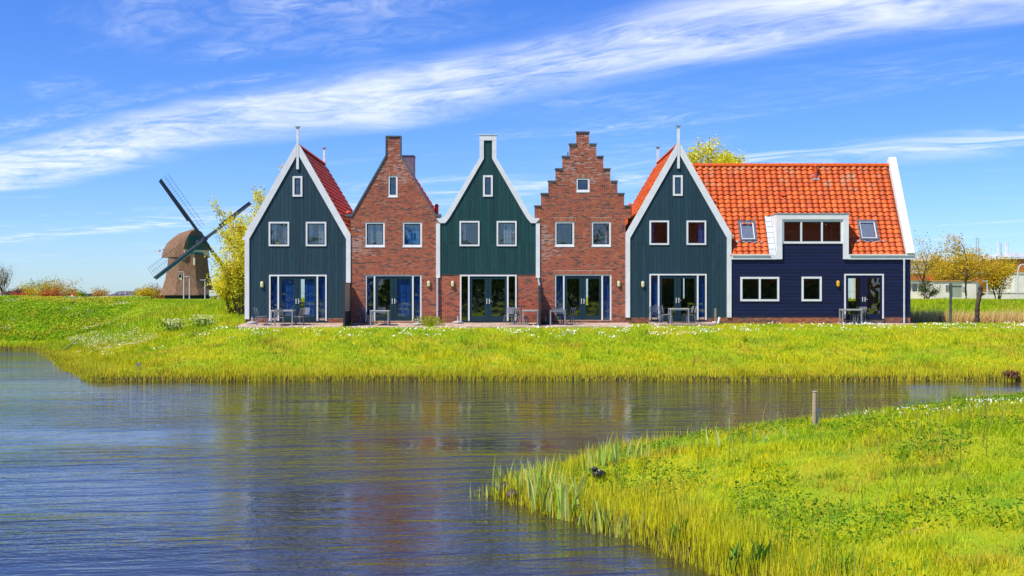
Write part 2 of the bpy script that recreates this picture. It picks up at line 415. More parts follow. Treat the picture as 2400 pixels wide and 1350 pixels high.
class Face:
    """a front wall: a top outline as (x, z) points, a floor line, and rectangular openings"""
    def __init__(s, top, z0, opens): s.top = top; s.z0 = z0; s.opens = opens; s.x0 = top[0][0]; s.x1 = top[-1][0]
    def zt(s, x):
        v = s.z0
        for (xa, za), (xb, zb) in zip(s.top[:-1], s.top[1:]):
            if xa <= x <= xb and xb > xa: return za + (zb - za) * (x - xa) / (xb - xa)
        return v
    def iv(s, x): return minus(s.z0, s.zt(x), [(o[2], o[3]) for o in s.opens if o[0] <= x <= o[1]])
    def brk(s): return [p[0] for p in s.top] + [o[0] for o in s.opens] + [o[1] for o in s.opens]
    def xiv(s, z):
        """filled x-intervals at height z"""
        out = []; start = None
        pts = s.top; xs = []
        for (xa, za), (xb, zb) in zip(pts[:-1], pts[1:]):
            if (za - z) * (zb - z) < 0: xs.append(xa + (xb - xa) * (z - za) / (zb - za))
        bs = sorted([s.x0, s.x1] + xs)
        for a, b in zip(bs[:-1], bs[1:]):
            if b - a > 1e-6 and s.zt((a + b) / 2) > z: out.append((a, b))
        mer = []
        for a, b in out:
            if mer and abs(mer[-1][1] - a) < 1e-6: mer[-1] = (mer[-1][0], b)
            else: mer.append((a, b))
        res = []
        for a, b in mer: res += minus(a, b, [(o[0], o[1]) for o in s.opens if o[2] < z < o[3]])
        return res

def wall_mesh(face, y0, y1, mb=None):
    mb = mb or MB()
    for s0, s1, l0, r0, l1, r1 in cells(face.x0, face.x1, face.iv, face.brk()):
        mb.prism([(s0, l0), (s1, r0), (s1, max(r1, r0 + 1e-4)), (s0, max(l1, l0 + 1e-4))], y0, y1)
    return mb

def v_boards(house, face, w, y0, y1, mat):
    n = max(1, round((face.x1 - face.x0) / w)); w = (face.x1 - face.x0) / n
    for i in range(n):
        a, b = face.x0 + i * w, face.x0 + (i + 1) * w
        for grp in groups(cells(a + .005, b - .005, face.iv, face.brk())):
            mb = MB(); j = random.uniform(0, .003)
            for s0, s1, l0, r0, l1, r1 in grp: mb.prism([(s0, l0), (s1, r0), (s1, max(r1, r0 + 1e-4)), (s0, max(l1, l0 + 1e-4))], y0 - j, y1)
            mb.build('cladding_board', mat, house)
def h_boards(house, face, zlo, zhi, w, y0, y1, mat):
    n = round((zhi - zlo) / w); w = (zhi - zlo) / n
    zb = [o[2] for o in face.opens] + [o[3] for o in face.opens] + [p[1] for p in face.top]
    for i in range(n):
        a, b = zlo + i * w, zlo + (i + 1) * w
        for grp in groups(cells(a + .003, b - .003, face.xiv, zb)):
            mb = MB()
            for s0, s1, l0, r0, l1, r1 in grp:
                # weatherboard: the lower edge stands proud of the upper one
                f = lambda s: y0 + .011 * (s - a) / w
                x0, x1 = min(l0, r0), max(l1, r1)
                mb.add([(x0, f(s0), s0), (x1, f(s0), s0), (x1, f(s1), s1), (x0, f(s1), s1), (x0, y1, s0), (x1, y1, s0), (x1, y1, s1), (x0, y1, s1)],
                       [(0, 1, 2, 3), (7, 6, 5, 4), (4, 5, 1, 0), (3, 2, 6, 7), (0, 3, 7, 4), (5, 6, 2, 1)])
            mb.build('weatherboard', mat, house)

BRICKCOL = [tuple(c * k for c, k in zip(q, (.95, .80, .66))) for q in [(.43, .115, .055), (.40, .095, .045), (.46, .135, .065), (.37, .085, .045), (.48, .16, .08), (.33, .075, .045), (.42, .10, .04), (.13, .06, .06), (.10, .055, .06), (.24, .08, .06)]]
BRICKW = [16, 16, 14, 12, 8, 10, 10, 6, 4, 6]
def brick_box(mb, x0, x1, z0, z1, yf, yb, tint):
    mb.tint = tint
    mb.add([(x0, yf, z0), (x1, yf, z0), (x1, yf, z1), (x0, yf, z1), (x0, yb, z0), (x1, yb, z0), (x1, yb, z1), (x0, yb, z1)],
           [(0, 1, 2, 3), (1, 5, 6, 2), (4, 0, 3, 7), (3, 2, 6, 7), (4, 5, 1, 0)])
BRICK_CACHE = {}
def brick_obj(wall, x0, x1, z0, z1, yf, yb, ci):
    k = (round(x1 - x0, 3), round(z1 - z0, 3), ci)
    if k not in BRICK_CACHE:
        mb = MB(); w, h = x1 - x0, z1 - z0
        brick_box(mb, -w / 2, w / 2, -h / 2, h / 2, 0, yb - yf, BRICKCOL[ci]); me = mb.mesh('brick'); me.materials.append(BRICK); BRICK_CACHE[k] = me
    o = bpy.data.objects.new('brick', BRICK_CACHE[k]); COL.objects.link(o); o.parent = wall
    q = ORG[wall]; o.location = ((x0 + x1) / 2 - q[0], yf - q[1], (z0 + z1) / 2 - q[2])
def bricks(wall, face, zlo, zhi, y, single=0, lintels=(), hue=(1, 1, 1), bloom=None):
    """running bond over the face; the full bricks nearest eye height become parts of their own"""
    H, Lb, J = .0625, .22, .013
    mb = MB(); cand = []; row = 0; z = zlo
    while z < zhi - .02:
        z1 = min(z + H, zhi) - J
        iva = face.xiv(z + .004); ivb = face.xiv(z1 - .004)
        iv = []
        for a0, a1 in iva:
            for b0, b1 in ivb:
                if min(a1, b1) - max(a0, b0) > .03: iv.append((max(a0, b0), min(a1, b1)))
        for lx0, lx1, lz0, lz1 in lintels:
            if lz0 < (z + z1) / 2 < lz1:
                iv = [q for a, b in iv for q in minus(a, b, [(lx0, lx1)])]
        off = (row % 2) * Lb / 2
        for a, b in iv:
            k0 = math.floor((a - face.x0 + off) / Lb)
            xx = face.x0 - off + k0 * Lb
            while xx < b:
                x0, x1 = max(xx, a), min(xx + Lb - J, b)
                if x1 - x0 > .03:
                    run = math.sin(xx * .9 + row * 2.1) * .5 + math.sin(xx * 2.7 - row * .8) * .5
                    wts = list(BRICKW)
                    if run > .55: wts[7] *= 4; wts[8] *= 4
                    ci = random.choices(range(len(BRICKCOL)), wts)[0]
                    cand.append((abs((z + z1) / 2 - 2.6) + abs((x0 + x1) / 2 - (face.x0 + face.x1) / 2) * .2, x1 - x0 > Lb - J - 1e-4, x0, x1, z, z1, ci))
                xx += Lb
        z += H; row += 1
    for lx0, lx1, lz0, lz1 in lintels:      # soldier course over an opening
        n = round((lx1 - lx0) / H)
        for i in range(n):
            a = lx0 + (lx1 - lx0) * i / n
            cand.append((9, False, a, a + H - J, lz0 + .004, lz1 - J, random.choices(range(7), BRICKW[:7])[0]))
    cand.sort(key=lambda c: (not c[1], c[0]))
    for i, (_, full, x0, x1, z0, z1, ci) in enumerate(cand):
        yf = y + random.uniform(-.0012, .0012)
        if i < single and full: brick_obj(wall, x0, x1, z0, z1, yf, y + .0045, ci)
        else:
            v = random.uniform(.88, 1.12); bc = [c * v * h for c, h in zip(BRICKCOL[ci], hue)]
            if bloom and random.random() < bloom(x0, z0): bc = [.45 * c + .55 * k for c, k in zip(bc, (.50, .36, .33))]      # lime bloom on old bricks
            if z0 < .5 and random.random() < .7 - z0: bc = [c * k for c, k in zip(bc, (.55, .7, .75))]                        # algae-stained foot of the wall
            brick_box(mb, x0, x1, z0, z1, yf, y + .0045, bc)
    if mb.v: mb.build('brickwork', BRICK, wall, kind='stuff')

def curtain(parent, x0, x1, z0, z1, y, mat, waves=6, amp=.012):
    n = max(8, int((x1 - x0) / .02)); ph = random.uniform(0, 6)
    vs = []; fs = []
    for k in range(2):
        for i in range(n + 1):
            x = x0 + (x1 - x0) * i / n
            w = math.sin(x * 2 * math.pi * waves + ph) * amp + math.sin(x * 17 + ph) * amp * .4
            vs.append((x, y + w * (1.0 if k == 0 else .7), (z0, z1)[k]))
    for i in range(n): fs.append((i, i + 1, n + 2 + i, n + 1 + i))
    mb = MB(); mb.add(vs, fs); o = mb.build('curtain', mat, parent, smooth=True)
    return o

def frame_mesh(x0, x1, z0, z1, w, y0, y1, wb=None):
    wb = w if wb is None else wb
    mb = MB()
    mb.box(x0, x0 + w, y0, y1, z0, z1); mb.box(x1 - w, x1, y0, y1, z0, z1)
    mb.box(x0 + w, x1 - w, y0, y1, z1 - w, z1); mb.box(x0 + w, x1 - w, y0, y1, z0, z0 + wb)
    return mb

def window(house, p, mull=(), yf=None, sill=False, curt=None, frame=.085, sashc=SASH, bars=True, sashw=.045):
    """p: pixel box of the white outer frame; mull: pixel centres of white mullions"""
    x0, x1, z0, z1 = X(p[0]), X(p[1]), Z(p[3]), Z(p[2])
    yf = YF - .045 if yf is None else yf
    zb = z0 + (.05 if sill else 0)
    mb = frame_mesh(x0, x1, zb, z1, frame, yf, yf + .11)
    ed = [x0 + frame] + [v for m in mull for v in (X(m) - .045, X(m) + .045)] + [x1 - frame]
    for m in mull: mb.box(X(m) - .045, X(m) + .045, yf, yf + .11, zb + frame, z1 - frame)
    win = mb.build('window', WHITEF, house)
    if sill: MB().box(x0 - .01, x1 + .01, yf - .05, yf + .12, z0, z0 + .048).build('sill', WHITE, win)
    for a, b in zip(ed[0::2], ed[1::2]):
        frame_mesh(a, b, zb + frame, z1 - frame, sashw, yf + .03, yf + .09).build('sash', sashc, win)
        MB().box(a + sashw, b - sashw, yf + .055, yf + .067, zb + frame + sashw, z1 - frame - sashw).build('pane', GLASS, win)
        if bars:
            zc = (zb + z1) / 2 - .03
            mb = MB().box(a + sashw, b - sashw, yf + .072, yf + .082, zc - .006, zc + .006)
            xc = (a + b) / 2
            mb.box(xc - .006, xc + .006, yf + .0725, yf + .0815, zb + frame + sashw, z1 - frame - sashw)
            mb.build('glazing_bar', SASH, win)
    if curt:
        for fa, fb, cm in curt:
            a = x0 + (x1 - x0) * fa; b = x0 + (x1 - x0) * fb
            curtain(win, a, b, z0 + .02, z1 - .02, yf + .16, cm)
    return win

def french(house, p, mu, mid, curt=(), paint=DOORP, handle_y=(700, 712), yf=None, zleaf=None):
    """white framed door set: p pixel box, mu = pixel centres of the two side-light mullions, mid = meeting line"""
    x0, x1, z0, z1 = X(p[0]), X(p[1]), Z(p[3]), Z(p[2]); w = .075
    yf = YF - .045 if yf is None else yf
    mb = MB()
    mb.box(x0, x0 + w, yf, yf + .13, z0, z1); mb.box(x1 - w, x1, yf, yf + .13, z0, z1); mb.box(x0 + w, x1 - w, yf, yf + .13, z1 - w, z1)
    for m in mu: mb.box(X(m) - .04, X(m) + .04, yf, yf + .13, z0, z1 - w)
    door = mb.build('french_door', WHITEF, house)
    MB().box(x0 + .01, x1 - .01, yf - .02, yf + .2, z0 - .07, z0 - .002).build('threshold', SASH, door)
    if mu:
        for a, b in ((x0 + w, X(mu[0]) - .04), (X(mu[1]) + .04, x1 - w)):
            frame_mesh(a, b, z0, z1 - w, .03, yf + .05, yf + .10).build('sidelight_sash', paint, door)
            MB().box(a + .03, b - .03, yf + .07, yf + .082, z0 + .03, z1 - w - .03).build('pane', GLASS, door)
        la, lb = X(mu[0]) + .04, X(mu[1]) - .04
    else: la, lb = x0 + w, x1 - w
    xm = X(mid)
    for k, (a, b) in enumerate(((la + .004, xm - .006), (xm + .006, lb - .004))):
        zt = z1 - w - .004
        st = .13 if k == 0 else .17; sr = .17 if k == 0 else .11
        mb = MB(); ya, yb = yf + .04, yf + .095
        mb.box(a, a + st, ya, yb, z0, zt); mb.box(b - sr, b, ya, yb, z0, zt)
        mb.box(a + st, b - sr, ya, yb, zt - .15, zt); mb.box(a + st, b - sr, ya, yb, z0, z0 + .24)
        mb.build('door_leaf', paint, door)
        MB().box(a + st, b - sr, yf + .062, yf + .074, z0 + .24, zt - .15).build('pane', GLASS, door)
        mb = MB(); xc = (a + st + b - sr) / 2
        mb.box(xc - .006, xc + .006, yf + .079, yf + .089, z0 + .24, zt - .15)
        for f in (.36, .62): mb.box(a + st, b - sr, yf + .0795, yf + .0885, z0 + .24 + (zt - z0 - .39) * f - .006, z0 + .24 + (zt - z0 - .39) * f + .006)
        mb.build('glazing_bar', SASH, door)
        s = -1 if k == 0 else 1
        hx = xm + s * .065; hz0, hz1 = Z(handle_y[1]), Z(handle_y[0])
        mb = MB().box(hx - .024, hx + .024, yf + .022, yf + .04, hz0, hz1)
        mb.box(hx - .012, hx + .012, yf - .02, yf + .022, (hz0 + hz1) / 2 - .012, (hz0 + hz1) / 2 + .012)
        if k: mb.box(hx + .012, hx + .12, yf - .02, yf - .003, (hz0 + hz1) / 2 - .010, (hz0 + hz1) / 2 + .010)
        mb.build('handle', METAL, door)
    for ca, cb, cm in curt:
        curtain(door, X(ca), X(cb), z0 + .03, z1 - .05, yf + .17, cm)
    return door

def wall_lamp(house, cxp, cyp, mat=LAMPG):
    x, z = X(cxp), Z(cyp); n = 24
    def pill(rx, rz, y):
        out = []
        for i in range(n):
            a = 2 * math.pi * i / n; c, s_ = math.cos(a), math.sin(a)
            out.append((x + rx * c, y, z + (rz - rx) * (1 if s_ > 0 else -1) + rx * s_))
        return out
    lamp = MB().loft([pill(.10, .18, YF - .002), pill(.10, .18, YF - .04), pill(.085, .165, YF - .05)][::-1]).build('wall_lamp', DARK, house)
    MB().loft([pill(.082, .162, YF - .051), pill(.080, .160, YF - .085), pill(.06, .14, YF - .105), pill(.02, .08, YF - .112)][::-1]).build('lamp_glass', mat, lamp, smooth=True)

def downpipe(house, pxx, ytop, ybot, r=.045, bend=None):
    x = X(pxx); y = YF - .09
    pts = [(x, y, Z(ytop)), (x, y, Z(ybot))] if not bend else [(x, y, Z(ytop)), (x, y, Z(bend[0])), (x + bend[2], y, Z(bend[1])), (x + bend[2], y, Z(ybot))]
    p = MB().tube(pts, r, 10).build('downpipe', ZINC, house, smooth=False)
    zt, zb = Z(ytop), Z(ybot); n = max(1, int((zt - zb) / 1.1))
    xx = x + (bend[2] if bend else 0)
    for i in range(n):
        zc = zb + (zt - zb) * (i + .6) / (n + .2)
        if bend and zc > Z(bend[1]): continue
        MB().tube([(xx, y, zc - .02), (xx, y, zc + .02)], r * 1.25, 10).build('pipe_bracket', ZINC, p)

# pantiles -----------------------------------------------------------
TILECOL = [(.58, .092, .008), (.54, .080, .007), (.60, .105, .012), (.50, .072, .007), (.58, .11, .02), (.46, .068, .009), (.42, .066, .012), (.60, .11, .016)]
def tile_verts(w, l, th=.035, a=.042, seg=7):
    top = []
    for i in range(seg + 1):
        u = i / seg
        h = a * (math.sin(2 * math.pi * (u * .92 + .62)))
        top.append((u * w * 1.06, h))
    vs = []
    for v, dz in ((0, .062), (l * 1.15, .006)):
        vs += [(u, v, h + dz) for u, h in top]
    vs += [(u, .004, h + .062 - th) for u, h in top]
    n = seg + 1; fs = []
    for i in range(seg):
        fs.append((i, i + 1, n + i + 1, n + i)); fs.append((2 * n + i, 2 * n + i + 1, i + 1, i))
    fs.append((seg, 2 * n + seg, n + seg))
    return vs, fs
TILE_CACHE = {}
def tile_roof(roof, org, U, V, nu, nv, w, l, keep=lambda u, v: True, single=0, score=None, seg=7, tone=1.):
    """rows of pantiles on the plane org + u*U + v*V (U along the eave, V up the slope)"""
    U, V = Vector(U).normalized(), Vector(V).normalized(); N = U.cross(V)
    tv, tf = tile_verts(w, l, seg=seg); mb = MB(); cand = []
    for r in range(nv):
        for c in range(nu):
            u, v = c * w, r * l
            if keep(u + w / 2, v + l / 2): cand.append((score(u, v) if score else 0, u, v))
    if single: cand.sort(key=lambda q: q[0])
    for i, (_, u, v) in enumerate(cand):
        ci = random.randrange(len(TILECOL)); o = Vector(org) + U * (u + random.uniform(-.008, .008)) + V * (v + random.uniform(-.012, .012)) + N * random.uniform(0, .010)
        if i < single:
            k = (round(w, 4), round(l, 4), ci)
            if k not in TILE_CACHE:
                m2 = MB(); m2.tint = TILECOL[ci]; m2.add(tv, tf); me = m2.mesh('roof_tile'); me.materials.append(TILE)
                me.polygons.foreach_set('use_smooth', [True] * len(me.polygons)); TILE_CACHE[k] = me
                me.set_sharp_from_angle(angle=R(50))
            ob = bpy.data.objects.new('roof_tile', TILE_CACHE[k]); COL.objects.link(ob); ob.parent = roof
            M = Matrix((U, V, N)).transposed().to_4x4(); M.translation = o - Vector(ORG[roof]); ob.matrix_local = M
        else:
            f = random.uniform(.9, 1.08) * tone
            mb.tint = [x_ * f for x_ in TILECOL[ci]]
            mb.add([o + U * a + V * b + N * c_ for a, b, c_ in tv], tf)
    if mb.v:
        ob = mb.build('roof_tiles', TILE, roof, smooth=True, kind='stuff'); ob.data.set_sharp_from_angle(angle=R(50))

def ridge_tiles(roof, p0, p1, r=.13, step=.36):
    p0, p1 = Vector(p0), Vector(p1); d = (p1 - p0); n = max(1, round(d.length / step)); d.normalize()
    up = Vector((0, 0, 1)); sd = d.cross(up).normalized(); st = (p1 - p0).length / n
    mb = MB(); mb.tint = TILECOL[0]
    vs = []; fs = []
    for e, rr in ((0, r * 1.12), (.06, r * 1.12), (.061, r), (st * 1.04, r * .97)):
        for k in range(9):
            a = math.pi * (k / 8) * 1.1 - math.pi * .05
            vs.append((rr * math.cos(a), e, rr * math.sin(a) - r * .35))
    for i in range(3):
        for k in range(8): fs.append((i * 9 + k, i * 9 + k + 1, (i + 1) * 9 + k + 1, (i + 1) * 9 + k))
    fs.append(tuple(range(8, -1, -1)))
    mb.add(vs, fs); me = mb.mesh('ridge_tile'); me.materials.append(TILE); me.polygons.foreach_set('use_smooth', [True] * len(me.polygons)); me.set_sharp_from_angle(angle=R(50))
    M0 = Matrix((sd, d, up)).transposed().to_4x4()
    for i in range(n):
        o = bpy.data.objects.new('ridge_tile', me); COL.objects.link(o); o.parent = roof
        M = M0.copy(); M.translation = p0 + d * st * i - Vector(ORG[roof]); o.matrix_local = M

YB = 68.4
def shell(house, xa, xb, ztop, back_open=(), gable=None):
    """side walls, back wall, floors: what stands behind the glass"""
    t = .12
    for a, b in ((xa + .03, xa + .03 + t), (xb - .03 - t, xb - .03)): MB().box(a, b, YF + .301, YB - .2, .02, ztop).build('side_wall', PLASTER, house)
    top = gable or [(xa + .03, ztop), (xb - .03, ztop)]
    wall_mesh(Face(top, .0, list(back_open)), YB - .199, YB).build('back_wall', PLASTER, house)
    MB().box(xa + .15, xb - .15, YF + .301, YB - .2, .04, .12).build('floor', WOODFLOOR, house)
    MB().box(xa + .151, xb - .151, YF + .302, YB - .201, 2.62, 2.85).build('upper_floor', PLASTER, house)
    MB().box(xa + .151, xb - .151, YF + 4.6, YF + 4.7, 2.851, ztop - .1).build('partition_wall', PLASTER, house)

def gable_roof(house, xc, zr, half, ze, tone=1., rows=None, y0=YF + .05, y1=YB, sides=(-1, 1), tiles=(-1, 1)):
    """two steep tiled slopes with a ridge along y"""
    sl = math.hypot(half, zr - ze); roof = None; mb = MB(); t = .10
    dx, dz = half / sl, (zr - ze) / sl
    mb.prism([(xc - half, ze), (xc, zr), (xc + half, ze), (xc + half - t / dz, ze), (xc, zr - t / dx), (xc - half + t / dz, ze)], y0, y1)
    roof = mb.build('roof', ROOFDECK, house)
    l = .30; w = .28
    for s in tiles:
        U = Vector((0, s, 0)); V = Vector((-s * half, 0, zr - ze)).normalized()
        N = U.cross(V)
        org = Vector((xc + s * half, y0 if s > 0 else y1, ze)) + N * .02
        tile_roof(roof, org, U, V, int((y1 - y0) / w), int(sl / l), w, l, seg=4, tone=tone)
    ridge_tiles(roof, (xc, y0, zr + .04), (xc, y1, zr + .04))
    return roof

def finial(house, xc, y0, zlo, ztop, name='finial'):
    mb = MB().box(xc - .065, xc + .065, y0 - .06, y0 + .06, zlo, ztop - .05)
    f = mb.build(name, WHITE, house)
    MB().add([(xc - .075, y0 - .06, ztop - .05), (xc + .075, y0 - .06, ztop - .05), (xc + .075, y0 + .06, ztop - .05), (xc - .075, y0 + .06, ztop - .05),
              (xc - .15, y0 - .12, ztop), (xc + .15, y0 - .12, ztop), (xc + .15, y0 + .12, ztop), (xc - .15, y0 + .12, ztop)],
             [(0, 1, 5, 4), (1, 2, 6, 5), (2, 3, 7, 6), (3, 0, 4, 7), (4, 5, 6, 7)]).build('finial_cap', CREAM, f)

def bargeboards(house, pl, pa_y, inner_l, inner_a, y0, y1, mirror_c):
    """two sloping boards: outer line (x, z) pl -> apex height, inner line below, mirrored about mirror_c"""
    for s in (-1, 1):
        f = lambda x: mirror_c + s * (mirror_c - x)
        poly = [(f(pl[0]), pl[1]), (f(mirror_c - .078), pa_y), (f(mirror_c - .078), inner_a), (f(inner_l[0]), inner_l[1])]
        MB().prism(poly, y0, y1).build('bargeboard', WHITE, house)

# ------------------------------------------------------------------ the six houses
def clad_gable_house(xl, xr, label, dy, win_up, attic, door, lampx, curts, dcurt, backs, trim_y, n_offset=0):
    xc = (xl + xr) / 2
    h = thing('gable_house', (X(xc), YF, 0), label, 'house', 'houses along the water')
    XL, XR, XC = X(xl), X(xr), X(xc)
    tw = .235
    zE, zA = Z(549 + dy), Z(339 + dy)
    slope = (zA - zE) / (XC - XL)
    nrm = .31 * math.hypot(1, slope)                  # vertical thickness of the sloping boards
    top = [(XL + .05, zE - .10), (XC, zA - .12), (XR - .05, zE - .10)]
    opens = []
    def op(p): opens.append((X(p[0]) + .03, X(p[1]) - .03, Z(p[3]) + .0, Z(p[2]) - .03))
    for p in win_up + [attic, door]: op(p)
    wall_mesh(Face(top, 0.0, opens), YF + .021, YF + .30).build('wall', PLASTER, h)
    # plinth
    pz = Z(746 + dy)
    pl = MB().box(XL + .02, XR - .02, YF + .0055, YF + .0205, -.35, pz).build('plinth', MORTAR, h)
    bricks(pl, Face([(XL + .02, pz), (XR - .02, pz)], -.02, [(X(door[0]) - .01, X(door[1]) + .01, -.1, 1)]), -.02, pz, YF + .002, hue=(.85, .85, .9))
    f1 = Face([(XL + tw, zE - .05 - nrm * .3), (XC, zA - .25), (XR - tw, zE - .05 - nrm * .3)], pz, opens)
    # two lifts of boards with a joint at the upper floor
    zj = Z(573 + dy)
    f_lo = Face([(XL + tw, zj - .006), (XR - tw, zj - .006)], pz, opens)
    f_hi = Face(f1.top, zj + .006, opens)
    v_boards(h, f_lo, .205, YF, YF + .02, TEAL); v_boards(h, f_hi, .205, YF, YF + .02, TEAL)
    # white boards
    y0, y1 = YF - .06, YF + .019
    for s, xo in ((-1, XL), (1, XR)):
        xi = xo - s * tw
        MB().prism([(xo, Z(trim_y)), (xi, Z(trim_y)), (xi, zE - .06 - nrm * .32), (xo, zE)], y0, y1).build('corner_board', WHITE, h)
    bargeboards(h, (XL, zE + .003), zA + .02, (XL + tw, zE - .057 - nrm * .32), zA + .02 - nrm * 1.03, y0 - .002, y1, XC)
    finial(h, XC, YF - .02, Z(397 + dy), Z(297 + dy))
    MB().prism([(XL, zE + .02), (XC, zA - .1), (XR, zE + .02), (XR - .3, zE + .02), (XC, zA - .7), (XL + .3, zE + .02)], YB + .01, YB + .07).build('rear_bargeboard', WHITE, h)
    finial(h, XC, YB + .04, zA - .5, Z(297 + dy))
    gable_roof(h, XC, zA - .08, XC - XL - .02, zE - .02, y0=YF + .022, y1=YB)
    gab = [(XL + .05, zE - .15), (XC, zA - .25), (XR - .05, zE - .15)]
    shell(h, XL, XR, zE - .2, backs, gab)
    for p, c in zip(win_up, curts): window(h, p, curt=c)
    window(h, attic, bars=False, sashw=.05, frame=.10)
    french(h, door, (door[0] + 21.5, door[0] + 113), door[0] + 66, dcurt, handle_y=(700 + dy, 712 + dy))
    wall_lamp(h, lampx, 667 + dy * .3)
    return h

def back(px0, px1, py0, py1):
    a, b = at(px0, py1, YB), at(px1, py0, YB); return (a.x, b.x, a.z, b.z)

B_, W_ = CURT_B, CURT_W
h1 = clad_gable_house(574, 822, 'dark teal gabled house at the left end, nearest the windmill', 0,
    [(630, 678, 520, 577), (717, 765, 520, 577)], (686, 709, 413, 461), (631, 766, 644, 752), 614.5,
    [[(.05, .35, W_), (.7, .95, W_)], [(.05, .3, W_), (.6, .95, W_)]],
    [(637, 652, B_), (657, 694, B_), (713, 741, B_), (745, 762, B_)], [back(698, 716, 650, 722)], 748)
MB().box(X(567), X(574) - .002, YF + .12, YF + .4, Z(562), Z(555)).build('gutter_end', WHITE, h1)
h5 = clad_gable_house(1466, 1714, 'dark teal gabled house joined to the navy house', -2,
    [(1522, 1568, 517, 574), (1609, 1655, 517, 574)], (1577, 1600, 411, 459), (1522, 1656, 642, 750), 1506.5,
    [[(.02, .25, B_)], [(.62, .95, B_)]],
    [(1530, 1541, B_), (1640, 1651, B_)], [back(1600, 1604, 650, 700)], 744)
MB().box(X(1714) + .002, X(1720), YF + .1, YF + .4, Z(559), Z(550)).build('gutter_end', WHITE, h5)

def brick_house(xl, xr, topline, cope, label, win_up, attic, door, lampx, curts, dcurt, backs, roof):
    xc = (xl + xr) / 2
    h = thing('brick_house', (X(xc), YF, 0), label, 'house', 'houses along the water')
    opens = []
    for p in win_up + [attic, door]: opens.append((X(p[0]) + .005, X(p[1]) - .005, Z(p[3]), Z(p[2]) - .005))
    face = Face(topline, -.05, opens)
    wall = wall_mesh(face, YF + .0035, YF + .30).build('wall', MORTAR, h)
    lint = [(o[0] - .06, o[1] + .06, o[3] + .012, o[3] + .012 + .1875) for o in opens]
    for w in range(len(lint)):     # sit the soldier courses on the brick courses
        q = lint[w]; k = math.floor((q[2] + .02) / .0625) * .0625; lint[w] = (q[0], q[1], q[3] - .1875, q[3])
    bx0 = X(xl)
    bricks(wall, face, -.05, max(z for _, z in topline), YF, single=300, lintels=lint, bloom=lambda x, z: .75 * math.exp(-((x - bx0) / .75) ** 2 - ((z - 4.1) / .8) ** 2) + (.25 if z > 7.2 else 0))
    for poly in cope: MB().prism(poly, YF - .05, YF + .33).build('coping', COPE, h)
    shell(h, X(xl), X(xr), roof[3] - .2, backs, [(X(xl) + .05, roof[3] - .1), (roof[0], roof[1] - .3), (X(xr) - .05, roof[3] - .1)])
    gable_roof(h, *roof, y0=YF + .335)
    for p, c in zip(win_up, curts): window(h, p, yf=YF + .03, sill=True, curt=c, frame=.095)
    window(h, attic, yf=YF + .03, sill=True, bars=False, frame=.095)
    french(h, door, (door[0] + 21.5, door[0] + 111.5), door[0] + 66, dcurt, yf=YF + .03)
    wall_lamp(h, lampx, 665.5)
    return h

def slope_cope(x0, z0, x1, z1, t=.075):
    L = math.hypot(x1 - x0, z1 - z0); nx_, nz_ = -(z1 - z0) / L * t, (x1 - x0) / L * t
    return [(x0, z0), (x1, z1), (x1 + nx_, z1 + nz_), (x0 + nx_, z0 + nz_)]

e = 1e-4
t2 = [(X(822), Z(504)), (X(828), Z(503)), (X(906), Z(366)), (X(906) + e, Z(321)), (X(938), Z(321)), (X(938) + e, Z(366)), (X(1017), Z(503)), (X(1022), Z(504))]
cp2 = [slope_cope(X(828) - .02, Z(503) - .02, X(906), Z(366)), [(X(906) - .055, Z(366)), (X(906), Z(366) + .001), (X(906), Z(321)), (X(906) - .055, Z(321))],
       [(X(906) - .055, Z(321) + .001), (X(938) + .055, Z(321) + .001), (X(938) + .055, Z(318)), (X(906) - .055, Z(318))],
       [(X(938), Z(366) + .001), (X(938) + .055, Z(366)), (X(938) + .055, Z(321)), (X(938), Z(321))],
       slope_cope(X(938), Z(366), X(1017) + .02, Z(503) - .02), [(X(1019), Z(508)), (X(1034), Z(508)), (X(1034), Z(502)), (X(1019), Z(502))], [(X(809), Z(507)), (X(826.5), Z(507)), (X(826.5), Z(502)), (X(809), Z(502))]]
h2 = brick_house(822, 1022, t2, cp2, 'brick house with tall square chimney gable and grey-brown flue behind', [(855, 902, 520, 580), (943, 989, 520, 580)], (909, 932, 411, 463), (856, 988, 644, 752), 1005,
    [[(.1, .4, W_), (.55, .9, W_)], [(.06, .94, CURT_V)]], [(862, 868, B_), (927, 962, B_), (971, 984, B_)], [],
    (X(922), Z(352), X(1018) - X(922), Z(505)))
# brick shoulder stubs under the slate corners
for a, b in ((811, 822), (1022, 1031)):
    st = MB().box(X(a), X(b), YF + .0055, YF + .29, Z(514), Z(507) - .001).build('shoulder', MORTAR, h2)
    bricks(st, Face([(X(a), Z(507)), (X(b), Z(507))], Z(514), []), Z(514), Z(507), YF + .002)
c0, c1 = at(941, 364, 64.), at(970, 364, 64.)
MB().box(c0.x, c1.x, 63.9, 64.9, 6.3, c0.z - .06).build('flue_casing', CHIMC, h2)
MB().box(c0.x - .03, c1.x + .03, 63.87, 64.93, c0.z - .059, c0.z).build('flue_cap', COPE, h2)
def vent(house, xw, yw, z0, z1, r=.10):
    p = MB().tube([(xw, yw, z0), (xw, yw, z1 - .14)], r, 12).build('vent_pipe', TERRA, house, smooth=False)
    MB().tube([(xw, yw, z1 - .139), (xw, yw, z1 - .10), (xw, yw, z1 - .03), (xw, yw, z1)], [r * 1.25, r * 1.25, r * .8, r * .5], 12).build('vent_cap', TERRA, p)
v = at(1023.5, 478, 61.5); vent(h2, v.x, 61.5, 5.0, v.z)
v = at(816, 494, 62); vent(h1, v.x, 62, 4.9, v.z)

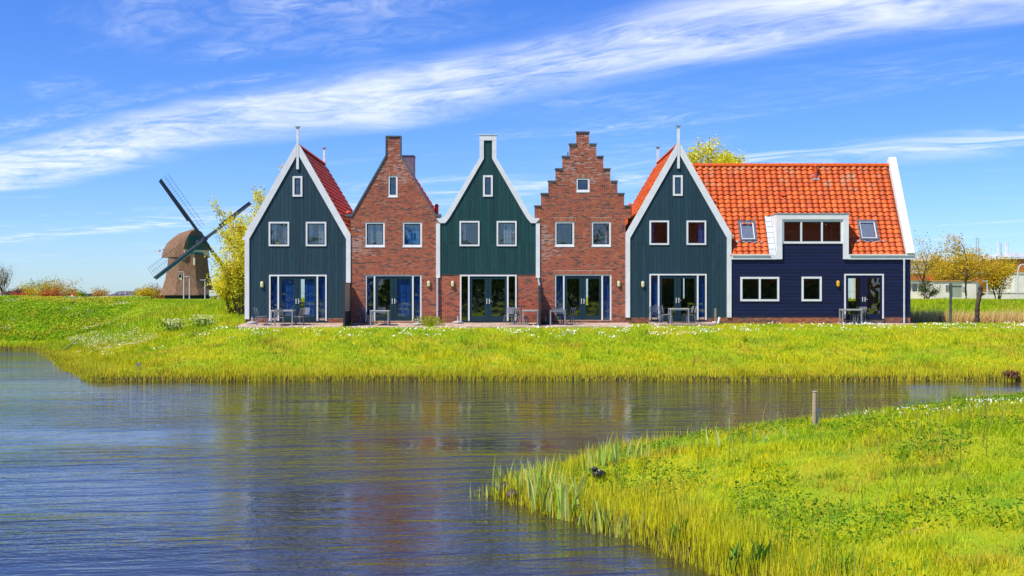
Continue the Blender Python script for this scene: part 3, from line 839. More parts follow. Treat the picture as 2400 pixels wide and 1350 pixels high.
st_y = [484, 455, 426, 397, 368, 339, 311]; xL = [1253, 1268, 1285, 1302, 1318, 1334.5, 1351]; xR = [1479, 1463, 1447, 1430.5, 1414, 1397.5, 1381]
t4 = [(X(1266), Z(484))]
for i in range(7):
    if i: t4 += [(X(xL[i]), Z(st_y[i - 1])), (X(xL[i]) + e, Z(st_y[i]))]
for i in range(6, -1, -1):
    if i: t4 += [(X(xR[i]), Z(st_y[i])), (X(xR[i]) + e, Z(st_y[i - 1]))]
t4 += [(X(1466), Z(484))]
cp4 = []
for i in range(7):
    zz_ = Z(st_y[i])
    if i < 6:
        cp4 += [[(X(xL[i]) - .03, zz_ + .001), (X(xL[i + 1]) - .002, zz_ + .001), (X(xL[i + 1]) - .002, zz_ + .065), (X(xL[i]) - .03, zz_ + .065)],
                [(X(xR[i]) + .03, zz_ + .001), (X(xR[i + 1]) + .002, zz_ + .001), (X(xR[i + 1]) + .002, zz_ + .065), (X(xR[i]) + .03, zz_ + .065)]]
    else: cp4 += [[(X(xL[i]) - .03, zz_ + .001), (X(xR[i]) + .03, zz_ + .001), (X(xR[i]) + .03, zz_ + .065), (X(xL[i]) - .03, zz_ + .065)]]
h4 = brick_house(1266, 1466, t4, cp4, 'brick house with the stepped gable', [(1300, 1346, 519, 579), (1386, 1432, 519, 579)], (1350, 1382, 417, 451), (1300, 1433, 643, 750), 1450,
    [[(.05, .2, W_)], [(.7, .95, W_)]], [(1305, 1316, B_), (1414, 1429, B_)], [back(1371, 1378, 648, 715)],
    (X(1366), Z(345), X(1459) - X(1366), Z(500)))
for a, b in ((1253, 1266), (1466, 1479)):
    st = MB().box(X(a), X(b), YF + .0055, YF + .29, Z(511), Z(484)).build('shoulder', MORTAR, h4)
    bricks(st, Face([(X(a), Z(484)), (X(b), Z(484))], Z(511), []), Z(511), Z(484), YF + .002)
MB().tube([(X(1332), YF + .5, 8), (X(1332), YF + .5, Z(354))], .03, 8).build('vent_rod', COPE, h4)
v = at(1476, 476, 61.5); vent(h4, v.x, 61.5, 5.0, v.z)

# house 3: green boards over brick, white bell-shaped edge
h3 = thing('gable_house', (X(1144), YF, 0), 'green boarded house with white chimney-shaped gable top over a brick ground floor', 'house', 'houses along the water')
w3 = [(1077, 1124, 518, 577), (1164, 1211, 518, 577)]; a3 = (1132, 1155, 411, 461); d3 = (1078, 1211, 644, 752)
op3 = [(X(p[0]) + .02, X(p[1]) - .02, Z(p[3]), Z(p[2]) - .02) for p in w3 + [a3, d3]]
top3 = [(X(1022), Z(514)), (X(1040), Z(514)), (X(1050), Z(505)), (X(1125), Z(370)), (X(1125) + e, Z(319)), (X(1161), Z(319)), (X(1161) + e, Z(370)), (X(1238), Z(505)), (X(1248), Z(514)), (X(1266), Z(514))]
wall_mesh(Face(top3, -.05, op3), YF + .030, YF + .30).build('wall', MORTAR, h3)
base3 = MB()
f3b = Face([(X(1022), Z(643)), (X(1266), Z(643))], -.05, [op3[3]])
gw = wall_mesh(f3b, YF + .0195, YF + .0295).build('ground_floor_wall', MORTAR, h3)
bricks(gw, f3b, -.05, Z(643) - .005, YF + .016, single=200, hue=(1.08, .86, .75))
in3 = [(X(1030), Z(523)), (X(1044), Z(523)), (X(1056), Z(508)), (X(1134), Z(372)), (X(1134) + e, Z(327)), (X(1153), Z(327)), (X(1153) + e, Z(372)), (X(1232), Z(508)), (X(1245), Z(523)), (X(1258), Z(523))]
v_boards(h3, Face([(X(1030), Z(571)), (X(1258), Z(571))], Z(642), op3), .205, YF + .0, YF + .028, GREEN)
v_boards(h3, Face(in3, Z(571) + .012, op3), .205, YF + .0, YF + .028, GREEN)
MB().box(X(1031), X(1257), YF - .012, YF - .0045, Z(643.5), Z(641.5)).build('drip_strip', DARK, h3)
outer3 = [(X(1022), Z(512)), (X(1038), Z(511)), (X(1046), Z(501)), (X(1056), Z(484)), (X(1124), Z(370)), (X(1124), Z(317))]
inner3 = [(X(1031.5), Z(523)), (X(1043.5), Z(523)), (X(1053), Z(511)), (X(1064), Z(493)), (X(1134), Z(372)), (X(1134), Z(329))]
y0, y1 = YF - .06, YF - .006
MC = X(1143.7)
for s in (-1, 1):
    f = (lambda x: x) if s < 0 else (lambda x: 2 * MC - x)
    for i in range(5):
        poly = [outer3[i], outer3[i + 1], inner3[i + 1], inner3[i]]
        MB().prism([(f(a), b) for a, b in poly], y0, y1).build('gable_board', WHITE, h3)
    MB().box(f(X(1022)), f(X(1031.5)), y0 + .003, y1, Z(651), Z(523.9)).build('corner_board', WHITE, h3)
MB().box(X(1124) + .0005, f(X(1124)) - .0005, y0 - .004, y1, Z(329.3), Z(317)).build('gable_board', WHITE, h3)
MB().box(X(1122.5), f(X(1122.5)), y0 - .03, YF + .32, Z(317) + .001, Z(315.5)).build('gable_cap', WHITE, h3)
shell(h3, X(1022), X(1266), 5.0, (), [(X(1022) + .05, 5.3), (MC, 9.0), (X(1266) - .05, 5.3)])
gable_roof(h3, MC, Z(345), X(1238) - MC, Z(510), y0=YF + .32)
for p, c in zip(w3, ([(.1, .3, W_)], [(.35, .9, W_)])): window(h3, p, curt=c)
window(h3, a3, bars=False, sashw=.05, frame=.10)
french(h3, d3, (1099, 1190), 1144, [])
wall_lamp(h3, 1061, 665.5)
downpipe(h3, 1025.5, 651, 757, .05)
downpipe(h3, 1262, 651, 757, .05, bend=(658, 664, .05))

# navy house
hn = thing('navy_house', (X(1924), YF, 0), 'long navy boarded house with orange pantile roof and white framed dormer', 'house', 'houses along the water')
dn_ = (1978.5, 2071, 642, 747); wn = [(1735, 1826, 649, 706), (1878.5, 1925.5, 648.5, 706)]; wd = (1832, 1975, 515, 571)
opn = [(X(p[0]) + .02, X(p[1]) - .02, Z(p[3]), Z(p[2]) - .02) for p in wn + [dn_]]
facen = Face([(X(1714), Z(604)), (X(1828), Z(604)), (X(1828) + e, Z(569)), (X(1980), Z(569)), (X(1980) + e, Z(604)), (X(2134), Z(604))], -.1, opn)
wall_mesh(facen, YF + .031, YF + .30).build('wall', PLASTER, hn)
pz = Z(743)
pl = MB().box(X(1714) + .05, X(2134) - .02, YF + .0155, YF + .0305, -.4, pz).build('plinth', MORTAR, hn)
bricks(pl, Face([(X(1714) + .05, pz), (X(2134) - .02, pz)], -.12, [(X(1978.5), X(2071), -.2, 2)]), -.12, pz, YF + .012, single=120, hue=(.8, .85, .95))
opb = [(a, b, c, d) for a, b, c, d in opn]
facb = Face([(X(1714) + .01, Z(604)), (X(1829), Z(604)), (X(1829) + e, Z(568)), (X(1979), Z(568)), (X(1979) + e, Z(604)), (X(2134), Z(604))], pz, opb)
h_boards(hn, facb, pz, Z(568), .178, YF - .006, YF + .030, NAVY)
MB().box(X(1979.5), X(1979.5) + .012, YF - .012, YF + .03, Z(642), Z(607)).build('board_joint', NAVY, hn)
# roof plane: eave in front, ridge 2.8 m behind
ZE, ZR, YR = Z(597), 8.59, 62.8
run, rise = YR - YF, ZR - ZE; SL = math.hypot(run, rise)
xa, xb = 9.0, X(2125)
roof = MB().add([(xa, YF + .06, ZE + .0765), (xb, YF + .06, ZE + .0765), (xb, YR, ZR - .03), (xa, YR, ZR - .03), (xa, YF + .06, ZE - .03), (xb, YF + .06, ZE - .03), (xb, YR, ZR - .17), (xa, YR, ZR - .17),
                 (xa, YR + run * 1.0, ZE), (xb, YR + run * 1.0, ZE), (xa, YR + run * 1.0, ZE - .1), (xb, YR + run * 1.0, ZE - .1)],
                [(0, 1, 2, 3), (7, 6, 5, 4), (4, 5, 1, 0), (3, 2, 9, 8), (10, 11, 6, 7), (8, 9, 11, 10), (0, 3, 7, 4), (5, 6, 2, 1)]).build('roof', ROOFDECK, hn)
V = Vector((0, run, rise)).normalized(); U = Vector((1, 0, 0)); N = U.cross(V)
DX0, DX1, DZ = X(1803), X(1990), Z(500)
def roofpt(x, z): return Vector((x, YF + (z - ZE) / rise * run, z))
SKY = [(1728, 1774, 519, 567), (2008, 2059, 517, 565)]
skyb = []
for (a, b, c, d) in SKY:
    zc_ = (Z(c) + Z(d)) / 2; y_ = YF + (zc_ - ZE) / rise * run
    for _ in range(4):
        zc_ = ZC + (CY - (c + d) / 2) * y_ / FPX; y_ = YF + (zc_ - ZE) / rise * run
    k = y_ / FPX
    skyb.append(((a + b) / 2 * k - CX * k, zc_, (b - a - 6) * k, (d - c) * k, y_))
def keep(u, v):
    x = xa + u; z = ZE + v * V.z
    if x > xb - .02: return False
    if DX0 + .12 < x < DX1 + .03 and z < DZ - .02: return False
    for cx_, cz_, w_, h_, _ in skyb:
        if abs(x - cx_) < w_ / 2 - .05 and abs(z - cz_) < h_ / 2 - .02: return False
    if x < 11.2 and z < 9.33 - (x - 8.62) * 1.66 + .0: return False      # hidden inside the neighbour's roof
    return True
TWd, TLn = .335, SL / 21
tile_roof(roof, Vector((xa, YF, ZE)) - V * .07 + N * .02, U, V, int((xb - xa) / TWd) + 1, 21, TWd, TLn, keep, single=300, score=lambda u, v: v * .6 + abs(u - 5.5) * .12)
ridge_tiles(roof, (xa - .1, YR, ZR + .02), (xb, YR, ZR + .02), .15, .38)
# white verge wall on the right gable
nb = .34
vp = MB(); A = Vector((X(2123), YF - .02, ZE - .02)); Bv = Vector((X(2123), YR + .12, ZR + .35))
vp.add([A + N * -.1, A + Vector((.40, 0, 0)) + N * -.1, A + Vector((.40, 0, 0)) + N * nb * .62, A + N * nb * .62,
        Bv + N * -.1, Bv + Vector((.40, 0, 0)) + N * -.1, Bv + Vector((.40, 0, 0)) + N * nb * .62, Bv + N * nb * .62],
       [(0, 1, 2, 3), (7, 6, 5, 4), (3, 2, 6, 7), (1, 5, 6, 2), (4, 0, 3, 7), (0, 4, 5, 1)])
vp.build('verge_board', WHITE, hn)
MB().add([(X(2134) - .12, YF + .301, 0), (X(2134) - .02, YF + .301, 0), (X(2134) - .02, YR + run, 0), (X(2134) - .12, YR + run, 0),
          (X(2134) - .12, YF + .301, ZE - .1), (X(2134) - .02, YF + .301, ZE - .1), (X(2134) - .02, YR + run, ZE - .1), (X(2134) - .12, YR + run, ZE - .1),
          (X(2134) - .12, YR, ZR - .2), (X(2134) - .02, YR, ZR - .2)],
         [(0, 1, 5, 4), (1, 2, 6, 9, 5), (3, 0, 4, 8, 7), (2, 3, 7, 6), (4, 5, 9, 8), (8, 9, 6, 7)]).build('side_wall', NAVY, hn)
# fascia and dormer surround
y0, y1 = YF - .10, YF - .036
MB().box(X(1714) + .012, X(1819) - .001, y0, y1, Z(608), Z(597)).build('fascia', WHITE, hn)
MB().box(X(1988) + .001, X(2143), y0, y1, Z(608), Z(597)).build('fascia', WHITE, hn)
MB().box(X(1819), X(1832.5), y0 - .004, y1, Z(607.5), Z(514.5)).build('dormer_board', WHITE, hn)
MB().box(X(1975), X(1988), y0 - .004, y1, Z(607.5), Z(514.5)).build('dormer_board', WHITE, hn)
MB().box(X(1819), X(1988), y0 - .004, y1, Z(514.4), Z(502)).build('dormer_board', WHITE, hn)
MB().box(X(1714) + .02, X(1803), YF - .16, YF - .101, Z(599), Z(597) + .02).build('gutter', WHITE, hn)
MB().box(X(1990), X(2141), YF - .16, YF - .101, Z(599), Z(597) + .02).build('gutter', WHITE, hn)
zt = Z(502); yt = YF + (zt - ZE) / rise * run
for xx, nm in ((X(1819), 'dormer_cheek'), (X(1988) - .06, 'dormer_cheek')):
    MB().add([(xx, YF - .035, Z(600)), (xx + .06, YF - .035, Z(600)), (xx, YF - .035, zt - .01), (xx + .06, YF - .035, zt - .01), (xx, yt + .05, zt - .01), (xx + .06, yt + .05, zt - .01), (xx, YF + .1, Z(600)), (xx + .06, YF + .1, Z(600))],
             [(0, 1, 3, 2), (2, 3, 5, 4), (0, 2, 4, 6), (1, 7, 5, 3), (4, 5, 7, 6), (0, 6, 7, 1)]).build(nm, WHITE, hn)
MB().box(X(1819) - .02, X(1988) + .02, YF - .13, yt + .1, zt + .001, zt + .05).build('dormer_roof', LEAD, hn)
for i in range(7):     # stepped lead soakers beside the left cheek
    f0 = i / 7; z_ = Z(597) + (zt - Z(597)) * f0; p_ = roofpt(X(1819) - .19, z_) + N * .05
    MB().obox(p_ + V * .13, (.17, 0, 0), V * .16, N * (.012 + .002 * (i % 2))).build('soaker', ZINC, hn)
window(hn, wd, mull=(1877.5, 1926), curt=None, frame=.11, bars=True, sashc=SASH)
MB().box(X(1832.5), X(1975), YF + .16, YF + 2.2, Z(574), Z(571)).build('dormer_floor', PLASTER, hn)
MB().box(X(1825), X(1983), YF + 1.8, YF + 1.9, Z(571), zt - .02).build('dormer_back_wall', PLASTER, hn)
window(hn, wn[0], mull=(1780.5,), bars=False, frame=.10)
window(hn, wn[1], bars=False, frame=.10)
french(hn, dn_, (), 2024.5, (), paint=NDOOR, handle_y=(696, 707))
wall_lamp(hn, 1963.5, 665, LAMPO)
downpipe(hn, 2118, 607, 757, .05)
for cx_, cz_, w_, h_, y_ in skyb:
    c = roofpt(cx_, cz_) + N * .06; hv = h_ / 2 / V.z
    mb = MB()
    for s in (-1, 1):
        mb.obox(c + U * s * (w_ / 2 - .05), U * .05, V * hv, N * .07); mb.obox(c + V * s * (hv - .05), U * (w_ / 2 - .1), V * .05, N * (.069))
    sk = mb.build('skylight', COPE, hn)
    MB().obox(c + N * .02, U * (w_ / 2 - .1), V * (hv - .1), N * .008).build('pane', GLASS, sk)
    mb = MB()
    for s in (-1, 1): mb.obox(c + U * s * (w_ / 2 - .125) + N * .028, U * .022, V * (hv - .1), N * .012)
    for s in (-1, 1): mb.obox(c + V * s * (hv - .125) + N * .028, U * (w_ / 2 - .147), V * .022, N * .012)
    mb.build('sash', WHITEF, sk)
    MB().obox(c - N * .04, U * (w_ / 2 - .12), V * (hv - .12), N * .008).build('blind', CURT_W, sk)
    pts = []
    for i in range(13): pts.append(c - V * (hv + .09 + .03 * math.sin(i * 1.7)) + U * (w_ + .5) * (i / 12 - .5) + N * (.015 + .02 * math.sin(i * 2.1)))
    mb = MB(); vs = pts + [p_ + V * .12 for p_ in pts]; mb.add(vs, [(i, i + 1, 14 + i, 13 + i) for i in range(12)]); mb.build('flashing', LEAD, sk)
p_ = roofpt((1910 - CX) * 62.5 / FPX, 8.0)
vent(hn, p_.x, p_.y - .12, 7.75, 8.62, .10)
MB().obox(p_ - V * .12 + N * .085, U * .17, V * .22, N * .01).build('flashing', LEAD, hn)
p_ = roofpt((1834 - CX) * 61.9 / FPX, 6.85); MB().obox(p_ + N * .1, U * .10, V * .10, N * .08).build('roof_vent', TERRA, hn)
# inside of the navy house
xa_, xb_ = X(1714) + .08, X(2134) - .13
MB().box(xa_, xb_, YF + .301, YF + 5.4, .02, .09).build('floor', WOODFLOOR, hn)
a_, b_ = at(1985, 706, 65.5), at(2020, 648, 65.5)
wall_mesh(Face([(xa_, 3.4), (xb_, 3.4)], .0, [(a_.x, b_.x, a_.z, b_.z)]), YF + 5.41, YF + 5.55).build('back_wall', PLASTER, hn)
MB().box(xa_, xb_, YF + .302, YF + 5.4, 3.05, 3.2).build('ceiling', PLASTER, hn)
MB().box(X(1940), X(1942), YF + .303, YF + 5.4, .09, 3.05).build('partition_wall', PLASTER, hn)
MB().box(X(2023), X(2076), YF + 1.3, YF + 1.36, .09, 3.0).build('partition_wall', pm('brown_inner_wall', (.30, .16, .12), (.24, .13, .10), 4, .9), hn)

# ------------------------------------------------------------------ terraces
def patio(xl, xr, yfr, zb, zf, n_deep=5, skew=0.):
    """a shallow paved terrace falling slightly towards the water: bed plus single slabs"""
    bed = MB(); yb_ = YF - .05
    f = lambda y: zb + (zf - zb) * (yb_ - y) / (yb_ - yfr)
    bed.add([(xl, yfr, zf - .8), (xr, yfr, zf - .8), (xr, yb_, zb - .8), (xl, yb_, zb - .8), (xl, yfr, zf - .018), (xr, yfr, zf - .018), (xr, yb_, zb - .018), (xl, yb_, zb - .018)],
            [(0, 1, 5, 4), (1, 2, 6, 5), (2, 3, 7, 6), (3, 0, 4, 7), (4, 5, 6, 7)])
    o = bed.build('patio', CONC, kind='structure'); ORG[o] = (0, 0, 0)
    nx_ = round((xr - xl) / .5); w = (xr - xl) / nx_; d = (yb_ - yfr) / n_deep
    for i in range(nx_):
        for j in range(n_deep):
            xa0, xb0 = xl + i * w + .006, xl + (i + 1) * w - .006; ya0, yb0 = yfr + j * d + .006, yfr + (j + 1) * d - .006; k = random.uniform(-.004, .004)
            if j == 0: ya0 -= .02
            za, zb2 = f(ya0) + k, f(yb0) + k
            MB().add([(xa0, ya0, za - .05), (xb0, ya0, za - .05), (xb0, yb0, zb2 - .05), (xa0, yb0, zb2 - .05), (xa0, ya0, za), (xb0, ya0, za), (xb0, yb0, zb2), (xa0, yb0, zb2)],
                     [(0, 1, 5, 4), (1, 2, 6, 5), (2, 3, 7, 6), (3, 0, 4, 7), (4, 5, 6, 7)]).build('paving_slab', SLAB, o)
    return f
pf1 = patio(-13.9, -8.62, 57.5, .075, -.085)
pf2 = patio(-8.2, -4.35, 57.5, .075, -.085)
pf3 = patio(-3.95, 1.36, 57.5, .085, -.07)
pf4 = patio(1.42, 6.05, 57.6, .085, -.06)
pf5 = patio(7.1, 10.35, 58.4, .12, .06, 3)
pf6 = patio(16.9, 20.9, 59.2, .06, .02, 2)

# ------------------------------------------------------------------ furniture
def make_chair(mat, name='patio_chair'):
    t = local_thing(name, 'chair', 'chair')
    mb = MB(); rings = []
    n = 8
    def seatrow(y, z, w): return [(-w / 2 + w * i / n, y, z - .02 * math.cos((i / n - .5) * math.pi)) for i in range(n + 1)]
    rows = [seatrow(.22, .455, .44), seatrow(.1, .45, .46), seatrow(-.1, .435, .45), seatrow(-.2, .435, .43)]
    vs = [p for r in rows for p in r] + [(x, y, z - .018) for r in rows for x, y, z in r]; m = (n + 1); k = len(rows) * m
    fs = []
    for r in range(len(rows) - 1):
        for i in range(n): fs += [(r * m + i, (r + 1) * m + i, (r + 1) * m + i + 1, r * m + i + 1), (k + r * m + i + 1, k + (r + 1) * m + i + 1, k + (r + 1) * m + i, k + r * m + i)]
    for i in range(n): fs += [(i, i + 1, k + i + 1, k + i), ((len(rows) - 1) * m + i + 1, (len(rows) - 1) * m + i, k + (len(rows) - 1) * m + i, k + (len(rows) - 1) * m + i + 1)]
    for r in range(len(rows) - 1): fs += [((r + 1) * m, r * m, k + r * m, k + (r + 1) * m), (r * m + n, (r + 1) * m + n, k + (r + 1) * m + n, k + r * m + n)]
    mb.add(vs, fs); mb.build('seat', mat, t, smooth=True)
    mb = MB()     # backrest: outer rim and vertical slats
    def bk(u, h): # u -1..1, h 0..1
        return Vector((u * (.215 - .02 * h), -.205 - .09 * h - .03 * (1 - u * u), .44 + .41 * h))
    mb.tube([bk(-1, 0), bk(-1, .5), bk(-1, .9), bk(-.85, 1), bk(0, 1.02), bk(.85, 1), bk(1, .9), bk(1, .5), bk(1, 0)], .014, 6)
    mb.build('back_frame', mat, t, smooth=True)
    mb = MB()
    for i in range(6):
        h0, h1 = .22 + i * .125, .22 + i * .125 + .085
        for a in range(8):
            u0, u1 = -.97 + 1.94 * a / 8, -.97 + 1.94 * (a + 1) / 8
            mb.add([bk(u0, h0), bk(u1, h0), bk(u1, h1), bk(u0, h1)], [(0, 1, 2, 3)])
    mb.build('backrest', mat, t)
    for sx_, sy_ in ((-1, 1), (1, 1), (-1, -1), (1, -1)):
        top = (sx_ * .19, .17 if sy_ > 0 else -.19, .44); bot = (sx_ * .225, .235 if sy_ > 0 else -.285, 0)
        MB().tube([bot, top], [.013, .017], 6).build('leg', mat, t)
    return t
PROTO = {}
def chair(px_, y, rz, label, f, mat=PLASTIC, dz=0., group='grey patio chairs'):
    k = mat.name
    if k not in PROTO: PROTO[k] = make_chair(mat); o = PROTO[k]
    else: o = copy_tree(PROTO[k])
    x = (px_ - CX) * y / FPX
    o.location = (x, y, f(y) + .001 + dz); o.rotation_euler.z = R(rz); tag(o, label, 'chair', group)
    return o
def table(px0, px1, y, dpt, f, label, h=.76, mats=(TABLETOP, TABLEM)):
    x0, x1 = (px0 - CX) * y / FPX, (px1 - CX) * y / FPX; zb = f(y)
    t = thing('patio_table', ((x0 + x1) / 2, y, zb), label, 'table', 'patio tables')
    MB().box(x0, x1, y - dpt / 2, y + dpt / 2, zb + h - .03, zb + h).build('table_top', mats[0], t)
    mb = MB()
    for a, b, c, d in ((x0 + .061, x1 - .061, y - dpt / 2 + .01, y - dpt / 2 + .04), (x0 + .061, x1 - .061, y + dpt / 2 - .04, y + dpt / 2 - .01)): mb.box(a, b, c, d, zb + h - .09, zb + h - .031)
    for a, b in ((x0 + .01, x0 + .04), (x1 - .04, x1 - .01)): mb.box(a, b, y - dpt / 2 + .061, y + dpt / 2 - .061, zb + h - .09, zb + h - .031)
    mb.build('apron', mats[1], t)
    for a in (x0 + .005, x1 - .065):
        for b in (y - dpt / 2 + .005, y + dpt / 2 - .065):
            zl = f(b + .03) + .002
            MB().box(a, a + .06, b, b + .06, zl, zb + h - .0305).build('leg', mats[1], t)
    return t
table(638, 690, 58.75, .85, pf1, 'grey table on the terrace of the leftmost teal house')
chair(611, 58.9, -90, 'grey chair at the far left, beside the leftmost table, nearer the wall', pf1)
chair(616, 58.45, -82, 'grey chair at the far left, beside the leftmost table, nearer the grass', pf1)
chair(655, 58.1, 5, 'grey chair with its back to the water in front of the leftmost table', pf1)
chair(698, 58.5, 70, 'grey chair right of the leftmost table, tucked closest to it', pf1)
chair(710, 58.9, 150, 'pale grey chair right of the leftmost table, turned outwards', pf1)
table(869, 913, 58.5, .8, pf2, 'grey table in the shade by the tall-chimney brick house')
chair(855, 58.7, -85, 'dark chair left of the shaded table by the tall-chimney brick house, outer one', pf2, PLASTICD)
chair(865, 59.15, -90, 'dark chair left of the shaded table by the tall-chimney brick house, wall side', pf2, PLASTICD)
chair(893, 59.25, 178, 'dark chair behind the shaded table by the tall-chimney brick house', pf2, PLASTICD)
table(1224, 1261, 58.6, .8, pf3, 'grey table at the right end of the pale terrace below the green house')
chair(1193, 58.9, 165, 'light grey chair standing apart left of the stacked chairs below the green house', pf3)
for i in range(4):
    chair(1214 + i * 4.6, 58.9, -80, 'light grey chair nested below the green house, %s' % ('leftmost', 'second from left', 'third from left', 'rightmost, beside the table')[i], pf3, dz=0)
table(1288, 1325, 58.7, .8, pf4, 'dark grey table by the left side of the stepped-gable house door', mats=(TABLEM, TABLEM))
for i in range(3):
    chair(1326 + i * 4.5, 58.9, 85, 'dark chair in the nest beside the stepped-gable house table, %s' % ('nearest the table', 'middle one', 'farthest from the table')[i], pf4, PLASTICD)
chair(1311, 59.2, 180, 'dark chair behind the table of the stepped-gable house', pf4, PLASTICD)
chair(1534, 59.35, 180, 'dark blue-grey chair alone by the side window of the right teal house', pf5, PLASTICD)
table(1568, 1613, 58.95, .75, pf5, 'pale topped table at the right teal house')
chair(1558, 58.85, -90, 'pale chair left of the table at the right teal house, outer one', pf5)
chair(1564.5, 59.25, -90, 'pale chair left of the table at the right teal house, inner one', pf5)
chair(1611, 59.25, 92, 'pale chair right of the table at the right teal house, inner one', pf5)
chair(1618, 58.9, 88, 'pale chair right of the table at the right teal house, outer one', pf5)
table(1970, 2017, 59.55, .6, pf6, 'grey table in front of the navy house door')
for i in range(3):
    chair(2006 + i * 4.4, 59.62, 95, 'grey chair nested at the right end of the navy house table, %s' % ('left of the three', 'middle of the three', 'right of the three')[i], pf6)

def parasol_base(px_, y, f, label, tube=True, mat=CONC):
    x = (px_ - CX) * y / FPX; z = f(y) + .004
    t = thing('parasol_base', (x, y, z), label, 'parasol base', 'parasol feet')
    n = 16
    def ring(r, h): return [(x + r * math.cos(2 * math.pi * i / n), y + r * math.sin(2 * math.pi * i / n), z + h) for i in range(n)]
    MB().loft([ring(.28, 0), ring(.28, .06), ring(.22, .10), ring(.06, .13)]).build('foot', mat, t)
    MB().tube([(x, y, z + .13), (x, y, z + .36)], .026, 8).build('sleeve', ZINC, t)
parasol_base(591, 59.4, pf1, 'round grey parasol foot at the left end of the leftmost terrace')
parasol_base(979, 58.6, pf2, 'round grey parasol foot right of the tall-chimney brick house door')
parasol_base(1073, 59.55, pf3, 'round grey parasol foot against the wall left of the green house door')
parasol_base(1279, 59.2, pf4, 'dark parasol foot left of the stepped-gable house table', mat=DARK)

def screen(xw, ya, yb_, ztop, zs, f, label, slat_mat=SCREENW):
    t = thing('privacy_screen', (xw, (ya + yb_) / 2, 0), label, 'privacy screen', 'privacy screens between terraces')
    for y in (ya, yb_): MB().box(xw - .045, xw + .045, y - .05, y + .05, f(max(y, 57.5)) - .1, ztop).build('post', DARK, t)
    MB().box(xw - .02, xw + .02, ya + .051, yb_ - .051, f(57.6) - .05, zs).build('lower_panel', DARK, t)
    n = 12; w = (yb_ - ya - .1) / n
    for i in range(n):
        MB().box(xw - .018, xw + .018, ya + .05 + i * w + .006, ya + .05 + (i + 1) * w - .006, zs + .01, ztop - .06).build('slat', slat_mat, t)
    MB().box(xw - .035, xw + .035, ya + .051, yb_ - .051, ztop - .058, ztop - .01).build('top_rail', WEATHERED, t)
screen(-8.42, 57.75, 59.85, 2.16, .72, pf2, 'folding wooden privacy screen between the leftmost teal house and the brick house')
screen(1.39, 58.1, 59.8, 2.0, .55, pf3, 'narrow dark privacy screen seen edge-on between the green and stepped-gable houses', WEATHERED)
# small things by the teal house next to the navy one
x_ = X(1671); t = thing('short_post', (x_, 59.3, .1), 'short weathered post at the right end of the teal house terrace beside the navy house', 'post')
MB().box(x_ - .045, x_ + .045, 59.26, 59.35, .02, .80).build('shaft', WEATHERED, t); MB().add([(x_ - .05, 59.255, .801), (x_ + .05, 59.255, .801), (x_ + .05, 59.355, .801), (x_ - .05, 59.355, .801), (x_, 59.305, .84)], [(0, 1, 4), (1, 2, 4), (2, 3, 4), (3, 0, 4)]).build('cap', WEATHERED, t)
p = MB().tube([(X(1664) - .1, 58.8, .12), (X(1668), 58.82, .12)], .05, 10).build('plastic_pipe', WHITE); tag(p, 'short white pipe lying at the edge of the terrace by the short post', 'pipe')
p = MB().tube([(X(1674), 58.9, .06), (X(1678), 58.95, .38)], .055, 12).build('plastic_pipe', WHITE); tag(p, 'white pipe stub leaning up beside the short post', 'pipe')

# ------------------------------------------------------------------ plants
def leaf_mesh(name, cen, size, tint, parent=None, mat=LEAF, kind=None, flat=0.):
    n = len(cen); cen = np.asarray(cen, float)
    if parent is not None: cen = cen - np.array(ORG[parent])
    a = RNG.normal(size=(n, 3)); a[:, 2] *= (1 - flat); a /= np.linalg.norm(a, axis=1)[:, None]
    b = RNG.normal(size=(n, 3)); b -= (b * a).sum(1)[:, None] * a; b /= np.linalg.norm(b, axis=1)[:, None]
    s = (np.asarray(size) * RNG.uniform(.6, 1.35, n))[:, None]
    v = np.stack([cen - a * s, cen + b * s * .55, cen + a * s, cen - b * s * .55], 1).reshape(-1, 3)
    q = np.arange(n * 4).reshape(n, 4)
    o = big_mesh(name, v, q, None, np.repeat(np.asarray(tint), 4, 0), mat, kind)
    if parent is not None: o.parent = parent; ORG[o] = ORG[parent]
    return o
def pal(n, cols, w=None):
    c = np.array(cols); i = RNG.choice(len(c), n, p=None if w is None else np.array(w) / np.sum(w))
    return np.clip(c[i] * RNG.uniform(.8, 1.2, (n, 1)), 0, 1)

